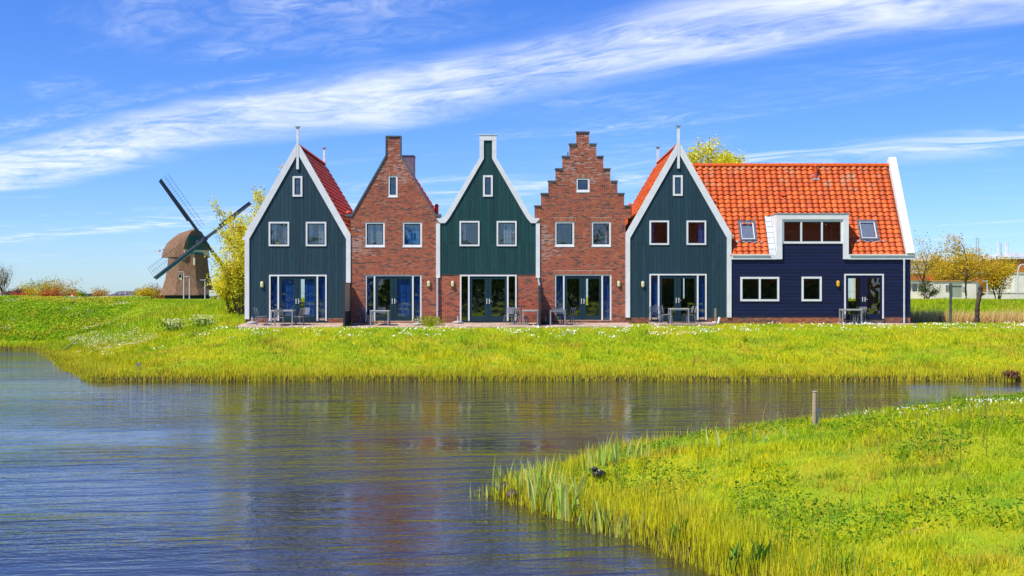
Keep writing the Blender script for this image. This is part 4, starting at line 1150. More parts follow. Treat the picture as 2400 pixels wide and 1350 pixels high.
def grow(base, h, trunk_h, r0, limbs=7, spread=.55, levels=3, up=.55, kids=4, wig=.15, stems=1, shrink=.62, fan=None, leafy_all=False):
    """branch skeleton: (polyline, radii) list and twig points"""
    br = []; tips = []
    def go(p, d, L, r, lev):
        pts = [p.copy()]; rad = [r]; q = p.copy(); dd = d.copy(); ns = 4
        for i in range(ns):
            dd = (dd + Vector((random.gauss(0, wig), random.gauss(0, wig), random.gauss(0, wig * .6) + up * .12))).normalized()
            q = q + dd * L / ns; pts.append(q.copy()); rad.append(r * (1 - .68 * (i + 1) / ns))
        br.append((pts, rad))
        if leafy_all: tips.extend((t_, L) for t_ in pts[1:])
        if lev >= levels:
            for t_ in pts[1:]: tips.append((t_, L))
            return
        for k in range(kids):
            f = random.uniform(.35, 1.0); i = min(ns - 1, int(f * ns)); p2 = pts[i].lerp(pts[i + 1], f * ns - i)
            side = Vector((random.gauss(0, 1), random.gauss(0, 1), random.gauss(0, .5))); side -= side.dot(dd) * dd; side.normalize()
            d2 = (dd * (1 - spread * .5) + side * spread + Vector((0, 0, up * .25))).normalized()
            go(p2, d2, L * shrink * random.uniform(.75, 1.2), r * (1 - .6 * f) * .7, lev + 1)
        tips.append((pts[-1], L))
    base = Vector(base)
    if stems == 1:
        pts = [base + Vector((random.gauss(0, .02) * i, random.gauss(0, .02) * i, trunk_h * i / 5)) for i in range(6)]
        br.append((pts, [r0 * (1.25 if i == 0 else 1 - .05 * i) for i in range(6)]))
        lead = Vector((random.gauss(0, .05), random.gauss(0, .05), 1)).normalized()
        go(pts[-1], lead, (h - trunk_h) * .62, r0 * .75, 1)
        for k in range(limbs):
            a = 2 * math.pi * (k + random.random() * .6) / limbs; hh = random.uniform(.55, 1.0)
            p_ = pts[0].lerp(pts[-1], hh); d = Vector((math.cos(a) * spread * 1.5, math.sin(a) * spread * 1.5, up + .35)).normalized()
            go(p_, d, (h - trunk_h) * .5 * random.uniform(.8, 1.15), r0 * .45, 1)
    else:
        for k in range(stems):
            a = random.uniform(0, 2 * math.pi); s = spread * random.uniform(.1, 1)
            d = Vector((math.cos(a) * s + (fan or 0), math.sin(a) * s, 1)).normalized()
            go(base + Vector((math.cos(a) * .25, math.sin(a) * .25, 0)), d, h * .62 * random.uniform(.6, 1.15), r0 * .5, 1)
    zm = max(q.z for pts, _ in br for q in pts) - base.z; k = h / zm
    br = [([base + (q - base) * k for q in pts], [r * k ** .5 for r in rad]) for pts, rad in br]; tips = [(base + (q - base) * k, L) for q, L in tips]
    return br, tips
def tree(name, label, cat, base, h, trunk_h, r0, leaf_n, leaf_s, cols, w=None, cluster=.28, group=None, sides=5, shape=None, **kw):
    t = thing(name, tuple(base), label, cat, group)
    br, tips = grow(base, h, trunk_h, r0, **kw)
    if shape: tips = [q for q in tips if shape(q[0])]
    mb = MB()
    for pts, rad in br:
        if rad[0] > .004: mb.tube(pts, [max(q, .006) for q in rad], sides if rad[0] > .05 else 3, cap=False)
    mb.build('trunk', BARK, t, smooth=True)
    P = np.array([tuple(q[0]) for q in tips]); i = RNG.integers(0, len(P), leaf_n)
    c = P[i] + RNG.normal(size=(leaf_n, 3)) * cluster
    # light and dark clumps follow the branches
    tone = RNG.uniform(.75, 1.2, len(P))[i][:, None]
    leaf_mesh('crown', c, leaf_s, np.clip(pal(leaf_n, cols, w) * tone, 0, 1), t)
    return t

WILLOW = [(.86, .76, .05), (.76, .74, .05), (.90, .74, .05), (.62, .68, .05), (.88, .66, .03)]
YEL = [(.74, .50, .02), (.80, .55, .03), (.62, .46, .03), (.52, .45, .03)]
ORA = [(.66, .38, .05), (.72, .42, .05), (.58, .36, .08)]
GRN = [(.12, .26, .015), (.18, .33, .02), (.08, .20, .015), (.26, .36, .02)]
DGR = [(.05, .11, .012), (.08, .15, .015), (.035, .08, .01), (.11, .17, .02)]

zt_ = lambda x, y: float(ground_z(np.array([x]), np.array([y]))[0])
def gp(px_, y): x = (px_ - CX) * y / FPX; return (x, y, zt_(x, y) - .05)
tree('willow_tree', 'tall feathery yellow-green willow behind the left corner of the leftmost house', 'tree', gp(618, 72), 8.9, 0, .12, 20000, .07, WILLOW, cluster=.15, stems=14, spread=.32, levels=3, up=.8, kids=5, shrink=.40, fan=.0, leafy_all=True)
tree('willow_tree', 'lower yellow-green willow scrub beside the windmill, left of the leftmost house', 'tree', gp(574, 70.5), 5.3, 0, .08, 17000, .065, WILLOW, cluster=.19, stems=24, spread=.38, levels=3, up=.6, kids=4, shrink=.40, fan=.05, leafy_all=True)
tree('willow_tree', 'lowest yellow-green willow bush, nearest the windmill on top of the dike', 'tree', gp(549, 72), 3.5, 0, .05, 8000, .065, WILLOW, cluster=.19, stems=20, spread=.34, levels=3, up=.5, kids=4, shrink=.42, leafy_all=True)
q_ = gp(1690, 84)
rt = tree('willow_tree', 'yellow-green tree crown rising behind the navy house roof', 'tree', (q_[0], q_[1], 7.2), 5.6, 0, .2, 30000, .095, WILLOW, cluster=.26, stems=20, spread=.75, levels=3, up=.25, kids=4, shrink=.5, leafy_all=True)
MB().tube([(q_[0] + .1, q_[1], q_[2] - .1), (q_[0], q_[1], 4.), (q_[0], q_[1], 7.4)], [.34, .26, .22], 8).build('trunk', BARK, rt, smooth=True)
tree('bare_tree', 'sparse tree with open branches and few yellow leaves just right of the navy house', 'tree', gp(2168, 98), 5.8, 1.9, .09, 1300, .075, ORA + YEL, cluster=.25, limbs=7, spread=.5, levels=3, up=.5, kids=4, group='trees right of the navy house')
def flat_top(p): return p.z > 3.6
tree('flat_topped_tree', 'slender tree with a flat golden top behind the white shed', 'tree', gp(2264, 98), 5.7, 2.2, .09, 3600, .085, ORA + YEL, cluster=.28, limbs=8, spread=.75, levels=3, up=.22, kids=4, group='trees right of the navy house', shape=flat_top)
tree('golden_tree', 'dense golden tree behind the white shed, left of the flat-topped tree', 'tree', gp(2226, 112), 4.9, 0, .14, 9500, .10, YEL, cluster=.32, stems=9, spread=.75, levels=3, up=.35, kids=4, group='trees right of the navy house')
tree('golden_tree', 'golden tree in front of the large orange-brick building', 'tree', gp(2338, 112), 4.3, 0, .12, 4200, .10, YEL, cluster=.30, stems=7, spread=.5, levels=3, up=.5, kids=4, group='trees right of the navy house')
tree('golden_tree', 'low golden bush showing through the open branches beside the navy house', 'bush', gp(2150, 116), 2.8, 0, .1, 2600, .10, YEL, cluster=.3, stems=6, spread=.8, levels=2, up=.3, kids=4, group='trees right of the navy house')
tree('conifer', 'small dark conifer at the left end of the white shed', 'tree', gp(2178, 102), 1.9, .2, .05, 1500, .06, DGR, cluster=.12, limbs=10, spread=.35, levels=2, up=.2, kids=3)
tree('bare_tree', 'tall leafless tree at the left edge of the picture', 'tree', gp(6, 125), 4.1, 1.0, .10, 700, .06, [(.35, .25, .15)], cluster=.3, limbs=10, spread=.35, levels=3, up=.8, kids=5)
far_l = [(62, 130, 672, YEL, 'low yellow bush at the foot of the leafless tree on the left'), (85, 140, 660, YEL + GRN, 'rounded yellow-green bush on the left skyline, left of the orange shrub'), (108, 138, 652, YEL + [(.3, .22, .1)], 'tallest rounded bush on the left skyline'),
         (118, 120, 683, [(.55, .16, .04), (.5, .22, .05)], 'small orange-red shrub on the left skyline'), (136, 150, 660, ORA + [(.3, .2, .12)], 'pale brown twiggy tree right of the orange-red shrub'),
         (160, 155, 680, YEL, 'yellow shrub left of the far dark-roofed house'), (187, 200, 690, GRN, 'green shrub on the left skyline'), (235, 210, 682, ORA + [(.3, .2, .12)], 'brownish shrub just left of the far dark-roofed house'),
         (325, 190, 688, GRN + YEL, 'green shrub right of the far dark-roofed house'), (341, 180, 677, YEL, 'bright yellow shrub between the far house and the windmill'), (358, 200, 672, [(.36, .2, .13), (.3, .17, .1)], 'thin reddish bare tree left of the windmill'),
         (372, 205, 683, ORA, 'low tan shrub at the left foot of the windmill'), (30, 120, 682, [(.2, .13, .09), (.26, .17, .1)], 'brown scrub under the leafless tree'), (42, 118, 694, [(.6, .12, .06)], 'tiny red shrub under the leafless tree'),
         (516, 170, 685, YEL + GRN, 'yellow shrub between the windmill and the willow')]
for (px_, y, h, cols, lab) in far_l:
    tree('shrub', lab, 'bush', gp(px_, y), ZC + (CY - h) * y / FPX - 1.05, 0, .06, 1700, .085 if y < 160 else .12, cols, cluster=.28 * y / 140, stems=11, spread=1.1, levels=2, up=.3, kids=3, group='shrubs on the left skyline')
# trees on the near side of the water, seen only in the window panes
for i, (x, y, h) in enumerate([(-34, -46, 10.5), (-25, -38, 9), (-15, -50, 11.5), (-6, -42, 9.5), (3, -44, 10.5), (10, -52, 11)]):
    tree('bankside_tree', 'leafy tree behind the viewer, mirrored in the house windows', 'tree', (x, y, zt_(x, y) - .05), h, 2, .28, 4200, .36, DGR + GRN[:2], cluster=.75, limbs=7, spread=.6, levels=2, up=.4, kids=4, group='trees behind the viewer')
oh = thing('opposite_house', (30, -30, zt_(30, -30)), 'long brick house with orange tiled roof behind the viewer, mirrored in the upper windows', 'house')
MB().box(13, 47, -36, -28, -1, 4.6).build('wall', pm('opposite_brick', (.30, .11, .07), (.22, .08, .05), 3, .9), oh)
orf = MB().add([(12.6, -27.6, 4.3), (47.4, -27.6, 4.3), (47.4, -32, 12.6), (12.6, -32, 12.6), (12.6, -36.4, 4.3), (47.4, -36.4, 4.3)], [(1, 0, 3, 2), (4, 5, 2, 3), (0, 4, 3), (5, 1, 2)]).build('roof', ROOFDECK, oh)
Vb = Vector((0, -4.4, 8.3)).normalized()
tile_roof(orf, Vector((47.4, -27.6, 4.3)), (-1, 0, 0), Vb, 58, 15, .6, .62, seg=4)
for i in range(6): MB().box(15 + i * 5.4, 16.4 + i * 5.4, -27.99, -27.9, .6, 2.2).build('window', WHITEF, oh)
hd = thing('hedge', (0, -24, zt_(0, -24)), 'long dark leafy hedge behind the viewer, mirrored in the lower windows', 'hedge'); n = 9000
leaf_mesh('foliage', np.stack([RNG.uniform(-40, 45, n), RNG.normal(-24, .5, n), zt_(0, -24) + RNG.uniform(0, 1, n) ** .8 * 4.2], 1), .34, pal(n, DGR), hd)
rf = thing('rail_fence', (0, -7, zt_(0, -7)), 'pale three-rail wooden fence behind the viewer, mirrored in the glass doors', 'fence')
for i in range(15):
    x = -14 + i * 2.; MB().box(x - .06, x + .06, -7.05, -6.93, zt_(x, -7) - .1, .45).build('post', CREAM, rf)
for z in (-.35, -.02, .32): MB().box(-14.2, 14.2, -6.925, -6.88, z - .06, z + .06).build('rail', CREAM, rf)

# ------------------------------------------------------------------ windmill
MY = 200.; mk = MY / FPX
mx = (441 - CX) * mk; gz = zt_(mx, MY)
mill = thing('windmill', (mx, MY, gz), 'thatched octagonal windmill with four lattice sails on the left skyline', 'windmill')
MO = Vector((mx, MY, 0))
def octa(r, z, rot=R(22.5 + 12)): return [(mx + r * math.cos(rot + i * math.pi / 4), MY + r * math.sin(rot + i * math.pi / 4), z) for i in range(8)]
MB().loft([octa(4.15, gz - .1), octa(4.1, gz + .75)]).build('base', pm('mill_base', (.02, .05, .05), (.03, .03, .03), 3, .8), mill)
MB().loft([octa(5.05, gz + .62), octa(5.0, gz + .8), octa(4.5, gz + 1.8), octa(4.0, gz + 3.4), octa(3.65, gz + 5.4), octa(3.42, gz + 7.6)]).build('tower', THATCH, mill)
MB().loft([octa(3.30, gz + 7.6), octa(3.30, gz + 8.0)]).build('collar', MILLG, mill)
TH, TAU = R(46), R(12)
axh = Vector((math.sin(TH), -math.cos(TH), 0)); sdv = Vector((math.cos(TH), math.sin(TH), 0)); upv = Vector((0, 0, 1))
# cap: boat-shaped thatch along the windshaft
rings = []
for f, hw, zl, zr_ in ((-5.3, 1.7, 8.6, 10.6), (-5.0, 2.3, 8.5, 11.0), (-3.2, 3.2, 8.45, 12.2), (-.8, 3.5, 8.45, 13.0), (1.4, 3.3, 8.45, 13.35), (2.7, 2.6, 8.45, 13.3)):
    c = MO + axh * f; rg = []
    for k in range(9):
        a = math.pi * k / 8; rg.append(tuple(c + sdv * (hw * math.cos(a)) + upv * (gz - 1.3 + zl + .0 + (zr_ - zl) * math.sin(a) ** 1.15)))
    rings.append(rg)
MB().loft([r[::-1] for r in rings]).build('cap', THATCH, mill)
cf = MO + axh * 2.75
MB().obox(cf + upv * (gz + 7.9), sdv * 2.4, axh * .12, upv * .5).build('front_beam', CREAM, mill)
MB().obox(cf + upv * (gz + 9.3), sdv * 1.7, axh * .08, upv * 1.5).build('cap_front', MILLG, mill)
hub = MO + axh * 5.2 + upv * ((CY - 563.5) * mk + ZC)
ax = (axh * math.cos(TAU) + upv * math.sin(TAU)).normalized(); pu = (upv - ax * upv.dot(ax)).normalized(); pr = ax.cross(pu) * -1
if pr.dot(sdv) < 0: pr = -pr
MB().tube([hub - ax * 3.2, hub + ax * .5], [.35, .42], 10).build('windshaft', SAILW, mill)
SR = 12.3
for k in range(4):
    a = R(124 - 90 * k); d = pr * math.cos(a) + pu * math.sin(a); cw = pr * math.cos(a - math.pi / 2) + pu * math.sin(a - math.pi / 2)
    off = ax * (.15 if k % 2 else -.15); o = hub + off
    mb = MB(); mb.tube([o, o + d * SR * .5, o + d * SR], [.30, .24, .14], 4)
    sail = mb.build('sail', SAILW, mill)
    # leading boards on one side
    mb = MB(); mb.obox(o + d * SR * .66 - cw * .34, d * SR * .33, cw * .20, ax * .05); mb.build('leading_board', CREAM if k == 3 else SAILW, sail)
    if k == 3: MB().obox(o + d * SR * .60 - cw * .25 + ax * .12, d * SR * .38, cw * .2, ax * .03).build('rolled_cloth', MILLG, sail)
    mb = MB(); n = 22      # lattice
    for i in range(n):
        r_ = SR * (.16 + .83 * i / (n - 1)); w = 1.75
        mb.obox(o + d * r_ + cw * (w / 2 + .1), d * .014, cw * w / 2, ax * .014)
    mb.build('lattice_bars', SAILW, sail, kind='stuff')
    mb = MB()
    for j in range(2): mb.obox(o + d * SR * .575 + cw * (.95 + .85 * j) + ax * .035, d * SR * .415, cw * .016, ax * .016)
    mb.build('hem_laths', SAILW, sail, kind='stuff')
MB().box(mx - .62, mx - .02, MY - 3.86, MY - 3.2, gz + 3.0, gz + 4.25).build('window', CREAM, mill)
MB().box(mx - .55, mx - .09, MY - 3.88, MY - 3.861, gz + 3.6, gz + 4.2).build('pane', SASH, mill)
MB().box(mx + 1.9, mx + 2.15, MY - 3.75, MY - 3.2, gz + 5.8, gz + 7.0).build('tail_brace', CREAM, mill)
# bunting on a line behind the cap
p0 = MO - axh * 5.1 + upv * (gz + 9.2); p1 = p0 + Vector((-3.6, 0, -.9))
ln_ = MB().tube([p0, p1], .012, 4).build('bunting_line', CREAM, mill)
for i, c in enumerate(((.6, .05, .05), (.75, .75, .75), (.05, .08, .35), (.7, .06, .06), (.75, .75, .75))):
    q = p0.lerp(p1, (i + .6) / 5); MB().add([q, q + Vector((.5, 0, .12)), q + Vector((.25, .02, -.34))], [(0, 1, 2)]).build('flag', pm('flag_%d' % i, c, None, 3, .7), ln_)

# ------------------------------------------------------------------ far buildings and street furniture
ORB = pm('orange_brick', (.50, .17, .035), (.42, .14, .03), 1.5, .9)
OFFW = pm('off_white_wall', (.74, .70, .66), (.66, .62, .58), 1.2, .8)
PALEM = pm('pale_cladding', (.62, .64, .68), (.56, .58, .62), 1.2, .6)
SLATE = pm('slate_roof', (.13, .11, .13), (.10, .085, .10), 2, .8)
def bx(name, p, y, depth, mat, parent, z0=None):
    a, b = at(p[0], p[3], y), at(p[1], p[2], y)
    return MB().box(a.x, b.x, y, y + depth, a.z if z0 is None else z0, b.z).build(name, mat, parent)
def bld(name, px_, y, label, cat='building'):
    x = (px_ - CX) * y / FPX; return thing(name, (x, y, zt_(x, y)), label, cat)
b = bld('factory', 2270, 190, 'long pale factory hall with white roof band behind the golden trees')
bx('hall', (2120, 2352, 612, 705), 190, 30, OFFW, b); bx('roof_band', (2118, 2354, 602, 612), 189.6, 30.8, pm('bright_white', (.85, .85, .85), None, 2, .6), b)
bx('cladding_strip', (2120, 2352, 622, 629), 189.9, .09, PALEM, b)
b = bld('factory_block', 2420, 170, 'orange brick factory block with flat pale roof at the right edge')
bx('block', (2352, 2490, 607, 705), 170, 25, ORB, b); bx('parapet', (2351, 2492, 602, 607), 169.7, 25.6, PALEM, b)
bx('roof_plant', (2366, 2480, 593, 601.9), 174, 12, PALEM, b)
for q in ((2352, 2378), (2384, 2400)):
    w = bx('window', (q[0] + 3, q[1] - 3, 664, 682), 169.93, .065, WHITEF, b); bx('pane', (q[0] + 4.5, q[1] - 4.5, 666, 680), 169.91, .019, GLASS, w)
b = bld('brick_annex', 2250, 150, 'low orange brick annex with white coping behind the white shed')
bx('wall', (2120, 2376, 641, 705), 150, 14, ORB, b); bx('coping', (2119, 2378, 638, 641), 149.8, 14.4, OFFW, b)
for q in ((2352, 2369),):
    w = bx('window', (q[0], q[1], 664, 682), 149.93, .065, WHITEF, b); bx('pane', (q[0] + 2, q[1] - 2, 666, 680), 149.91, .019, GLASS, w)
b = bld('white_block', 2400, 140, 'blank white block at the right edge of the picture')
bx('wall', (2378, 2440, 641, 705), 140, 8, OFFW, b); bx('parapet', (2377, 2441, 639, 641), 139.9, 8.2, PALEM, b)
for i, (p, y) in enumerate((((2338, 2342, 567, 603), 176), ((2356, 2360.5, 569, 600), 180), ((2361, 2364, 568, 600), 181), ((2345, 2347, 568, 603), 177))):
    lab = ('leftmost white chimney pipe above the factory roof', 'white chimney pipe right of the mast above the factory roof', 'rightmost white chimney pipe above the factory roof', 'thin blue-grey mast beside the leftmost chimney pipe')[i]
    a, b2 = at(p[0], p[3], y), at(p[1], p[2], y); t = thing('chimney_pipe', ((a.x + b2.x) / 2, y, a.z), lab, 'chimney', 'chimney pipes on the factory')
    r_ = (b2.x - a.x) / 2; xc_ = (a.x + b2.x) / 2
    MB().tube([(xc_, y, a.z - 1.5), (xc_, y, b2.z - .1)], r_, 10).build('stack', PALEM if i < 3 else LEAD, t); MB().tube([(xc_, y, b2.z - .099), (xc_, y, b2.z)], r_ * 1.2, 10).build('rim', OFFW, t)
t = thing('lattice_mast', (at(2290, 600, 175).x, 175, 4), 'dark lattice mast left of the chimney pipes', 'mast')
a = at(2288, 600, 175); c = at(2294, 556, 175)
for xx in (a.x, c.x): MB().tube([(xx, 175, a.z - .4), (xx, 175, c.z)], .05, 5).build('leg', LEAD, t)
for i in range(6): MB().tube([(a.x, 175, a.z + (c.z - a.z) * i / 6), (c.x, 175, a.z + (c.z - a.z) * (i + 1) / 6)], .03, 4).build('brace', LEAD, t)
b = bld('white_shed', 2243, 106, 'low white shed with a small barred window behind the dike')
bx('wall', (2188, 2288, 659, 705), 106, 3, OFFW, b)
a, c = at(2288, 705, 106), at(2303, 659, 106)
MB().add([(a.x + .01, 106.02, a.z), (c.x, 106.6, a.z), (c.x, 109, a.z), (a.x + .01, 109, a.z), (a.x + .01, 106.02, c.z), (a.x + .35, 106.3, c.z - .15), (c.x, 106.6, c.z - .75), (c.x, 109, c.z - .75), (a.x + .01, 109, c.z)],
         [(0, 1, 6, 5, 4), (4, 5, 6, 7, 8), (1, 2, 7, 6), (2, 3, 8, 7)]).build('rounded_end', OFFW, b)
bx('roof_edge', (2187, 2289, 656.5, 659), 105.9, 3.2, pm('rust_edge', (.55, .22, .06), None, 3, .8), b)
w = bx('window', (2216, 2226, 667, 682), 105.95, .045, PALEM, b); bx('pane', (2217, 2225, 668, 681), 105.93, .019, SASH, w)
for i in range(1, 3): bx('bar', (2217 + i * 2.7 - .3, 2217 + i * 2.7 + .3, 668, 681), 105.91, .018, WHITEF, w)
w = bx('window', (2255, 2261, 671, 682), 105.95, .045, PALEM, b); bx('pane', (2256, 2260, 672, 681), 105.93, .019, GLASS, w)
b = bld('glazed_pavilion', 2160, 108, 'low white framed glazed pavilion with orange roof edge beside the navy house')
bx('wall', (2120, 2186, 683, 705), 108, 4, OFFW, b); bx('roof', (2119, 2187, 646, 657), 107.7, 4.6, ORB, b); bx('roof_trim', (2119, 2187, 657, 664), 107.8, .19, OFFW, b)
for i in range(5):
    xx = 2122 + i * 14; bx('post', (xx, xx + 2, 664, 683), 108, .1, OFFW, b)
    if i < 4: bx('pane', (xx + 2.2, xx + 13.8, 664, 683), 108.04, .02, GLASS, b)
bx('back_wall', (2122, 2184, 660, 690), 112, .1, pm('dim_interior', (.10, .09, .06), (.18, .16, .05), 1, .9), b)
b = bld('low_wall', 2350, 118, 'low white garden wall along the dike at the right edge'); bx('wall', (2300, 2420, 687, 705), 118, .3, OFFW, b); bx('coping', (2299, 2421, 685, 687), 117.95, .4, PALEM, b)
# far dark-roofed house on the left
b = bld('far_house', 284, 210, 'distant house with long dark grey roof on the left skyline', 'house')
bx('wall', (258, 305, 692, 705), 210, 8, pm('dark_blue_wall', (.05, .07, .16), None, 2, .8), b)
a, c, d_ = at(253, 694, 210), at(311, 682, 210), at(300, 682, 210)
MB().add([(a.x, 209.5, a.z), (c.x, 209.5, a.z), (d_.x, 214, c.z), (at(262, 682, 210).x, 214, c.z), (a.x, 218.5, a.z), (c.x, 218.5, a.z)], [(0, 1, 2, 3), (5, 4, 3, 2), (1, 5, 2), (4, 0, 3), (0, 4, 5, 1)]).build('roof', SLATE, b)
for q in (268, 280, 292): bx('roof_window', (q, q + 3, 684.5, 688), 210.4, .6, ZINC, b)
for q in (264, 275, 287, 297):
    w = bx('window', (q, q + 5, 694, 698), 209.94, .05, WHITEF, b); bx('pane', (q + .8, q + 4.2, 694.8, 697.4), 209.92, .019, SASH, w)
b = bld('far_house', 200, 230, 'tiny distant dark roof left of the long dark roof', 'house')
bx('wall', (195, 206, 694, 702), 230, 6, OFFW, b); a, c = at(192, 694, 230), at(209, 688, 230)
MB().prism([(a.x, a.z), (c.x, a.z), (c.x - .3, c.z), (a.x + .3, c.z)], 229.6, 236.5).build('roof', SLATE, b)
b = bld('far_house', 22, 135, 'small dim shed under the leafless tree at the left edge', 'shed')
bx('wall', (12, 34, 688, 702), 135, 4, SLATE, b); a, c = at(10, 688, 135), at(36, 681, 135); MB().prism([(a.x, a.z), (c.x, a.z), ((a.x + c.x) / 2, c.z)], 134.7, 139.3).build('roof', SLATE, b)
# street lamps
def lamp_post(px_, ytop, y, arm, label, head=.5, curve=False):
    x = (px_ - CX) * y / FPX; z0 = zt_(x, y) - .1; z1 = ZC + (CY - ytop) * y / FPX
    t = thing('street_lamp', (x, y, z0 + .1), label, 'street lamp', 'street lamps')
    if curve:
        pts = [(x, y, z0), (x, y, z1 - 1.)] + [(x + arm * (1 - math.cos(a)) * .6, y, z1 - 1. + 1. * math.sin(a)) for a in (R(30), R(60), R(90))] + [(x + arm, y, z1)]
        MB().tube(pts, .06, 8).build('pole', ZINC, t); MB().obox((x + arm + .25, y, z1 - .02), (.3, 0, 0), (0, .1, 0), (0, 0, .05)).build('lamp_head', ZINC, t)
    else:
        MB().tube([(x, y, z0), (x, y, z1)], [.08, .055], 8).build('pole', ZINC, t)
        MB().obox((x + arm / 2, y, z1 + .05), (abs(arm) / 2, 0, 0), (0, .12, 0), (0, 0, .035)).build('lamp_head', ZINC, t)
lamp_post(430.5, 638, 150, -.75, 'tallest of three thin lamp posts in front of the windmill, leftmost')
lamp_post(444, 649, 160, -.7, 'middle of three thin lamp posts in front of the windmill')
lamp_post(480.5, 657, 165, -.7, 'rightmost of three thin lamp posts in front of the windmill')
lamp_post(2314, 660, 104, -.4, 'short white lamp post right of the white shed')
lamp_post(2385, 620, 100, .55, 'curved-arm grey street lamp at the right edge of the picture', curve=True)
t = thing('road_sign', (at(501, 690, 140).x, 140, 1.3), 'pale two-panel road sign at the right foot of the windmill', 'sign')
a, c = at(490, 686, 140), at(512, 680, 140); MB().box(a.x, c.x, 140, 140.05, a.z, c.z).build('panel', PALEM, t); a, c = at(490, 693, 140), at(512, 687, 140); MB().box(a.x, c.x, 140, 140.05, a.z, c.z).build('panel', PALEM, t)
for q in (493, 509): xx = at(q, 690, 140).x; MB().tube([(xx, 140.1, 1.1), (xx, 140.1, at(q, 680, 140).z)], .05, 6).build('post', ZINC, t)
xx = at(512.5, 690, 139).x; t = thing('thin_pole', (xx, 139, 1.3), 'thin white pole beside the two-panel road sign', 'pole'); MB().tube([(xx, 139, 1.1), (xx, 139, at(512, 668, 139).z)], .045, 6).build('shaft', WHITE, t); MB().tube([(xx, 139, at(512, 668, 139).z + .001), (xx, 139, at(512, 667, 139).z)], .07, 6).build('cap', WHITE, t)
xx = at(169, 690, 120).x; t = thing('warning_sign', (xx, 120, 1.3), 'small red and white triangular warning sign on the left skyline', 'sign')
a = at(169, 692, 120); s_ = .17 * 2
MB().prism([(a.x - s_, a.z - .28), (a.x + s_, a.z - .28), (a.x, a.z + .32)], 120, 120.03).build('plate', pm('sign_red', (.7, .03, .02), None, 3, .5), t)
MB().prism([(a.x - s_ * .5, a.z - .17), (a.x + s_ * .5, a.z - .17), (a.x, a.z + .10)], 119.98, 119.999).build('sign_face', WHITE, t)
MB().tube([(a.x, 120.06, 1.1), (a.x, 120.06, a.z)], .03, 6).build('post', ZINC, t)

# right foreground of the dike: information panel, carved post, bollard
y = 61.6; x = (2228 - CX) * y / FPX; z0 = zt_(x, y)
t = thing('information_panel', (x, y, z0), 'grey-green information board on a single dark post right of the navy house', 'sign')
SGN = pm('sign_grey_green', (.34, .37, .27), (.30, .33, .24), 3, .6)
MB().box(x - .055, x + .055, y - .05, y + .05, z0 - .3, at(2228, 664, y).z).build('post', pm('sign_post', (.10, .13, .09), (.06, .07, .06), 3, .6), t)
a, c = at(2230.5, 697, y), at(2254, 665, y); MB().box(x + .056, c.x, y - .02, y + .02, a.z, c.z).build('panel', SGN, t)
MB().box(x + .056, c.x + .06, y - .045, y - .021, at(0, 671, y).z, at(0, 670, y).z).build('rail', DARK, t)
y = 61.4; x = (2292 - CX) * y / FPX; z0 = zt_(x, y)
pts = []; rad = []; hh = at(0, 669, y).z - z0
for i in range(23):
    f = i / 22; pts.append((x - .11 + .24 * f + .035 * math.sin(f * 9), y + .03 * math.sin(f * 7), z0 - .15 + (hh + .15) * f))
    rad.append(float(np.interp(f, [0, .3, .6, .74, .79, .82, .86, .92, .96, 1], [.15, .13, .115, .12, .16, .15, .09, .14, .13, .05])) * (1 + .10 * math.sin(i * 2.3)))
t = thing('carved_post', (x, y, z0), 'gnarled dark carved wooden post standing right of the information board', 'sculpture')
CARV = pm('charred_wood', (.035, .03, .028), (.09, .06, .045), 4, .85, .8, 20)
MB().tube(pts, rad, 9).build('trunk', CARV, t, smooth=True)
MB().tube([(x + .06, y - .08, z0 + hh * .80), (x + .24, y - .16, z0 + hh * .76), (x + .12, y - .2, z0 + hh * .84)], [.05, .055, .03], 7).build('arm', CARV, t, smooth=True)
y = 61.5; x = (2205.5 - CX) * y / FPX; z0 = zt_(x, y)
t = thing('bollard', (x, y, z0), 'low dark square bollard left of the information board', 'bollard')
MB().box(x - .07, x + .07, y - .07, y + .07, z0 - .1, z0 + .36).build('shaft', DARK, t); MB().box(x - .085, x + .085, y - .085, y + .085, z0 + .3601, z0 + .40).build('cap', DARK, t)

# near bank and water's edge things
def on_ground(px_, py_, y0=12, y1=60):
    """where the sight line through a pixel meets the ground"""
    ys = np.linspace(y0, y1, 1500); xs = (px_ - CX) * ys / FPX; zs = ZC + (CY - py_) * ys / FPX
    gz_ = np.maximum(ground_z(xs, ys), ZW); k = np.argmax(gz_ >= zs); return Vector((float(xs[k]), float(ys[k]), float(gz_[k])))
p = on_ground(1908, 1004)
t = thing('mooring_post', tuple(p), 'tall grey wooden post on the near bank among daisies', 'post')
hh = (1004 - 918) * p.y / FPX
MB().tube([p - Vector((0, 0, .3)), p + Vector((.012, 0, hh))], .042, 12).build('shaft', pm('pale_post_wood', (.46, .36, .24), (.34, .26, .17), 6, .85, .4, 40, stretch=(8, 8, 1)), t); MB().tube([p + Vector((.012, 0, hh + .001)), p + Vector((.012, 0, hh + .012))], [.052, .035], 12).build('cap', CONC, t)
q = p + Vector((.08, .06, 0))
MB().tube([q - Vector((0, 0, .2)), q + Vector((0, 0, .30)), q + Vector((.02, 0, .34)), q + Vector((.05, 0, .345))], [.022, .022, .02, .02], 8).build('hook', ZINC, t)
p = on_ground(325, 868, 40, 70)
t = thing('marker_post', tuple(p), 'small grey marker peg in the grass of the far bank on the left', 'post')
MB().box(p.x - .07, p.x + .07, p.y - .05, p.y + .05, p.z - .2, p.z + .20).build('shaft', WEATHERED, t); MB().box(p.x - .08, p.x + .08, p.y - .06, p.y + .06, p.z + .2001, p.z + .32).build('cap', WEATHERED, t)
a, c = on_ground(147, 826, 40, 90), on_ground(189, 803, 40, 90)
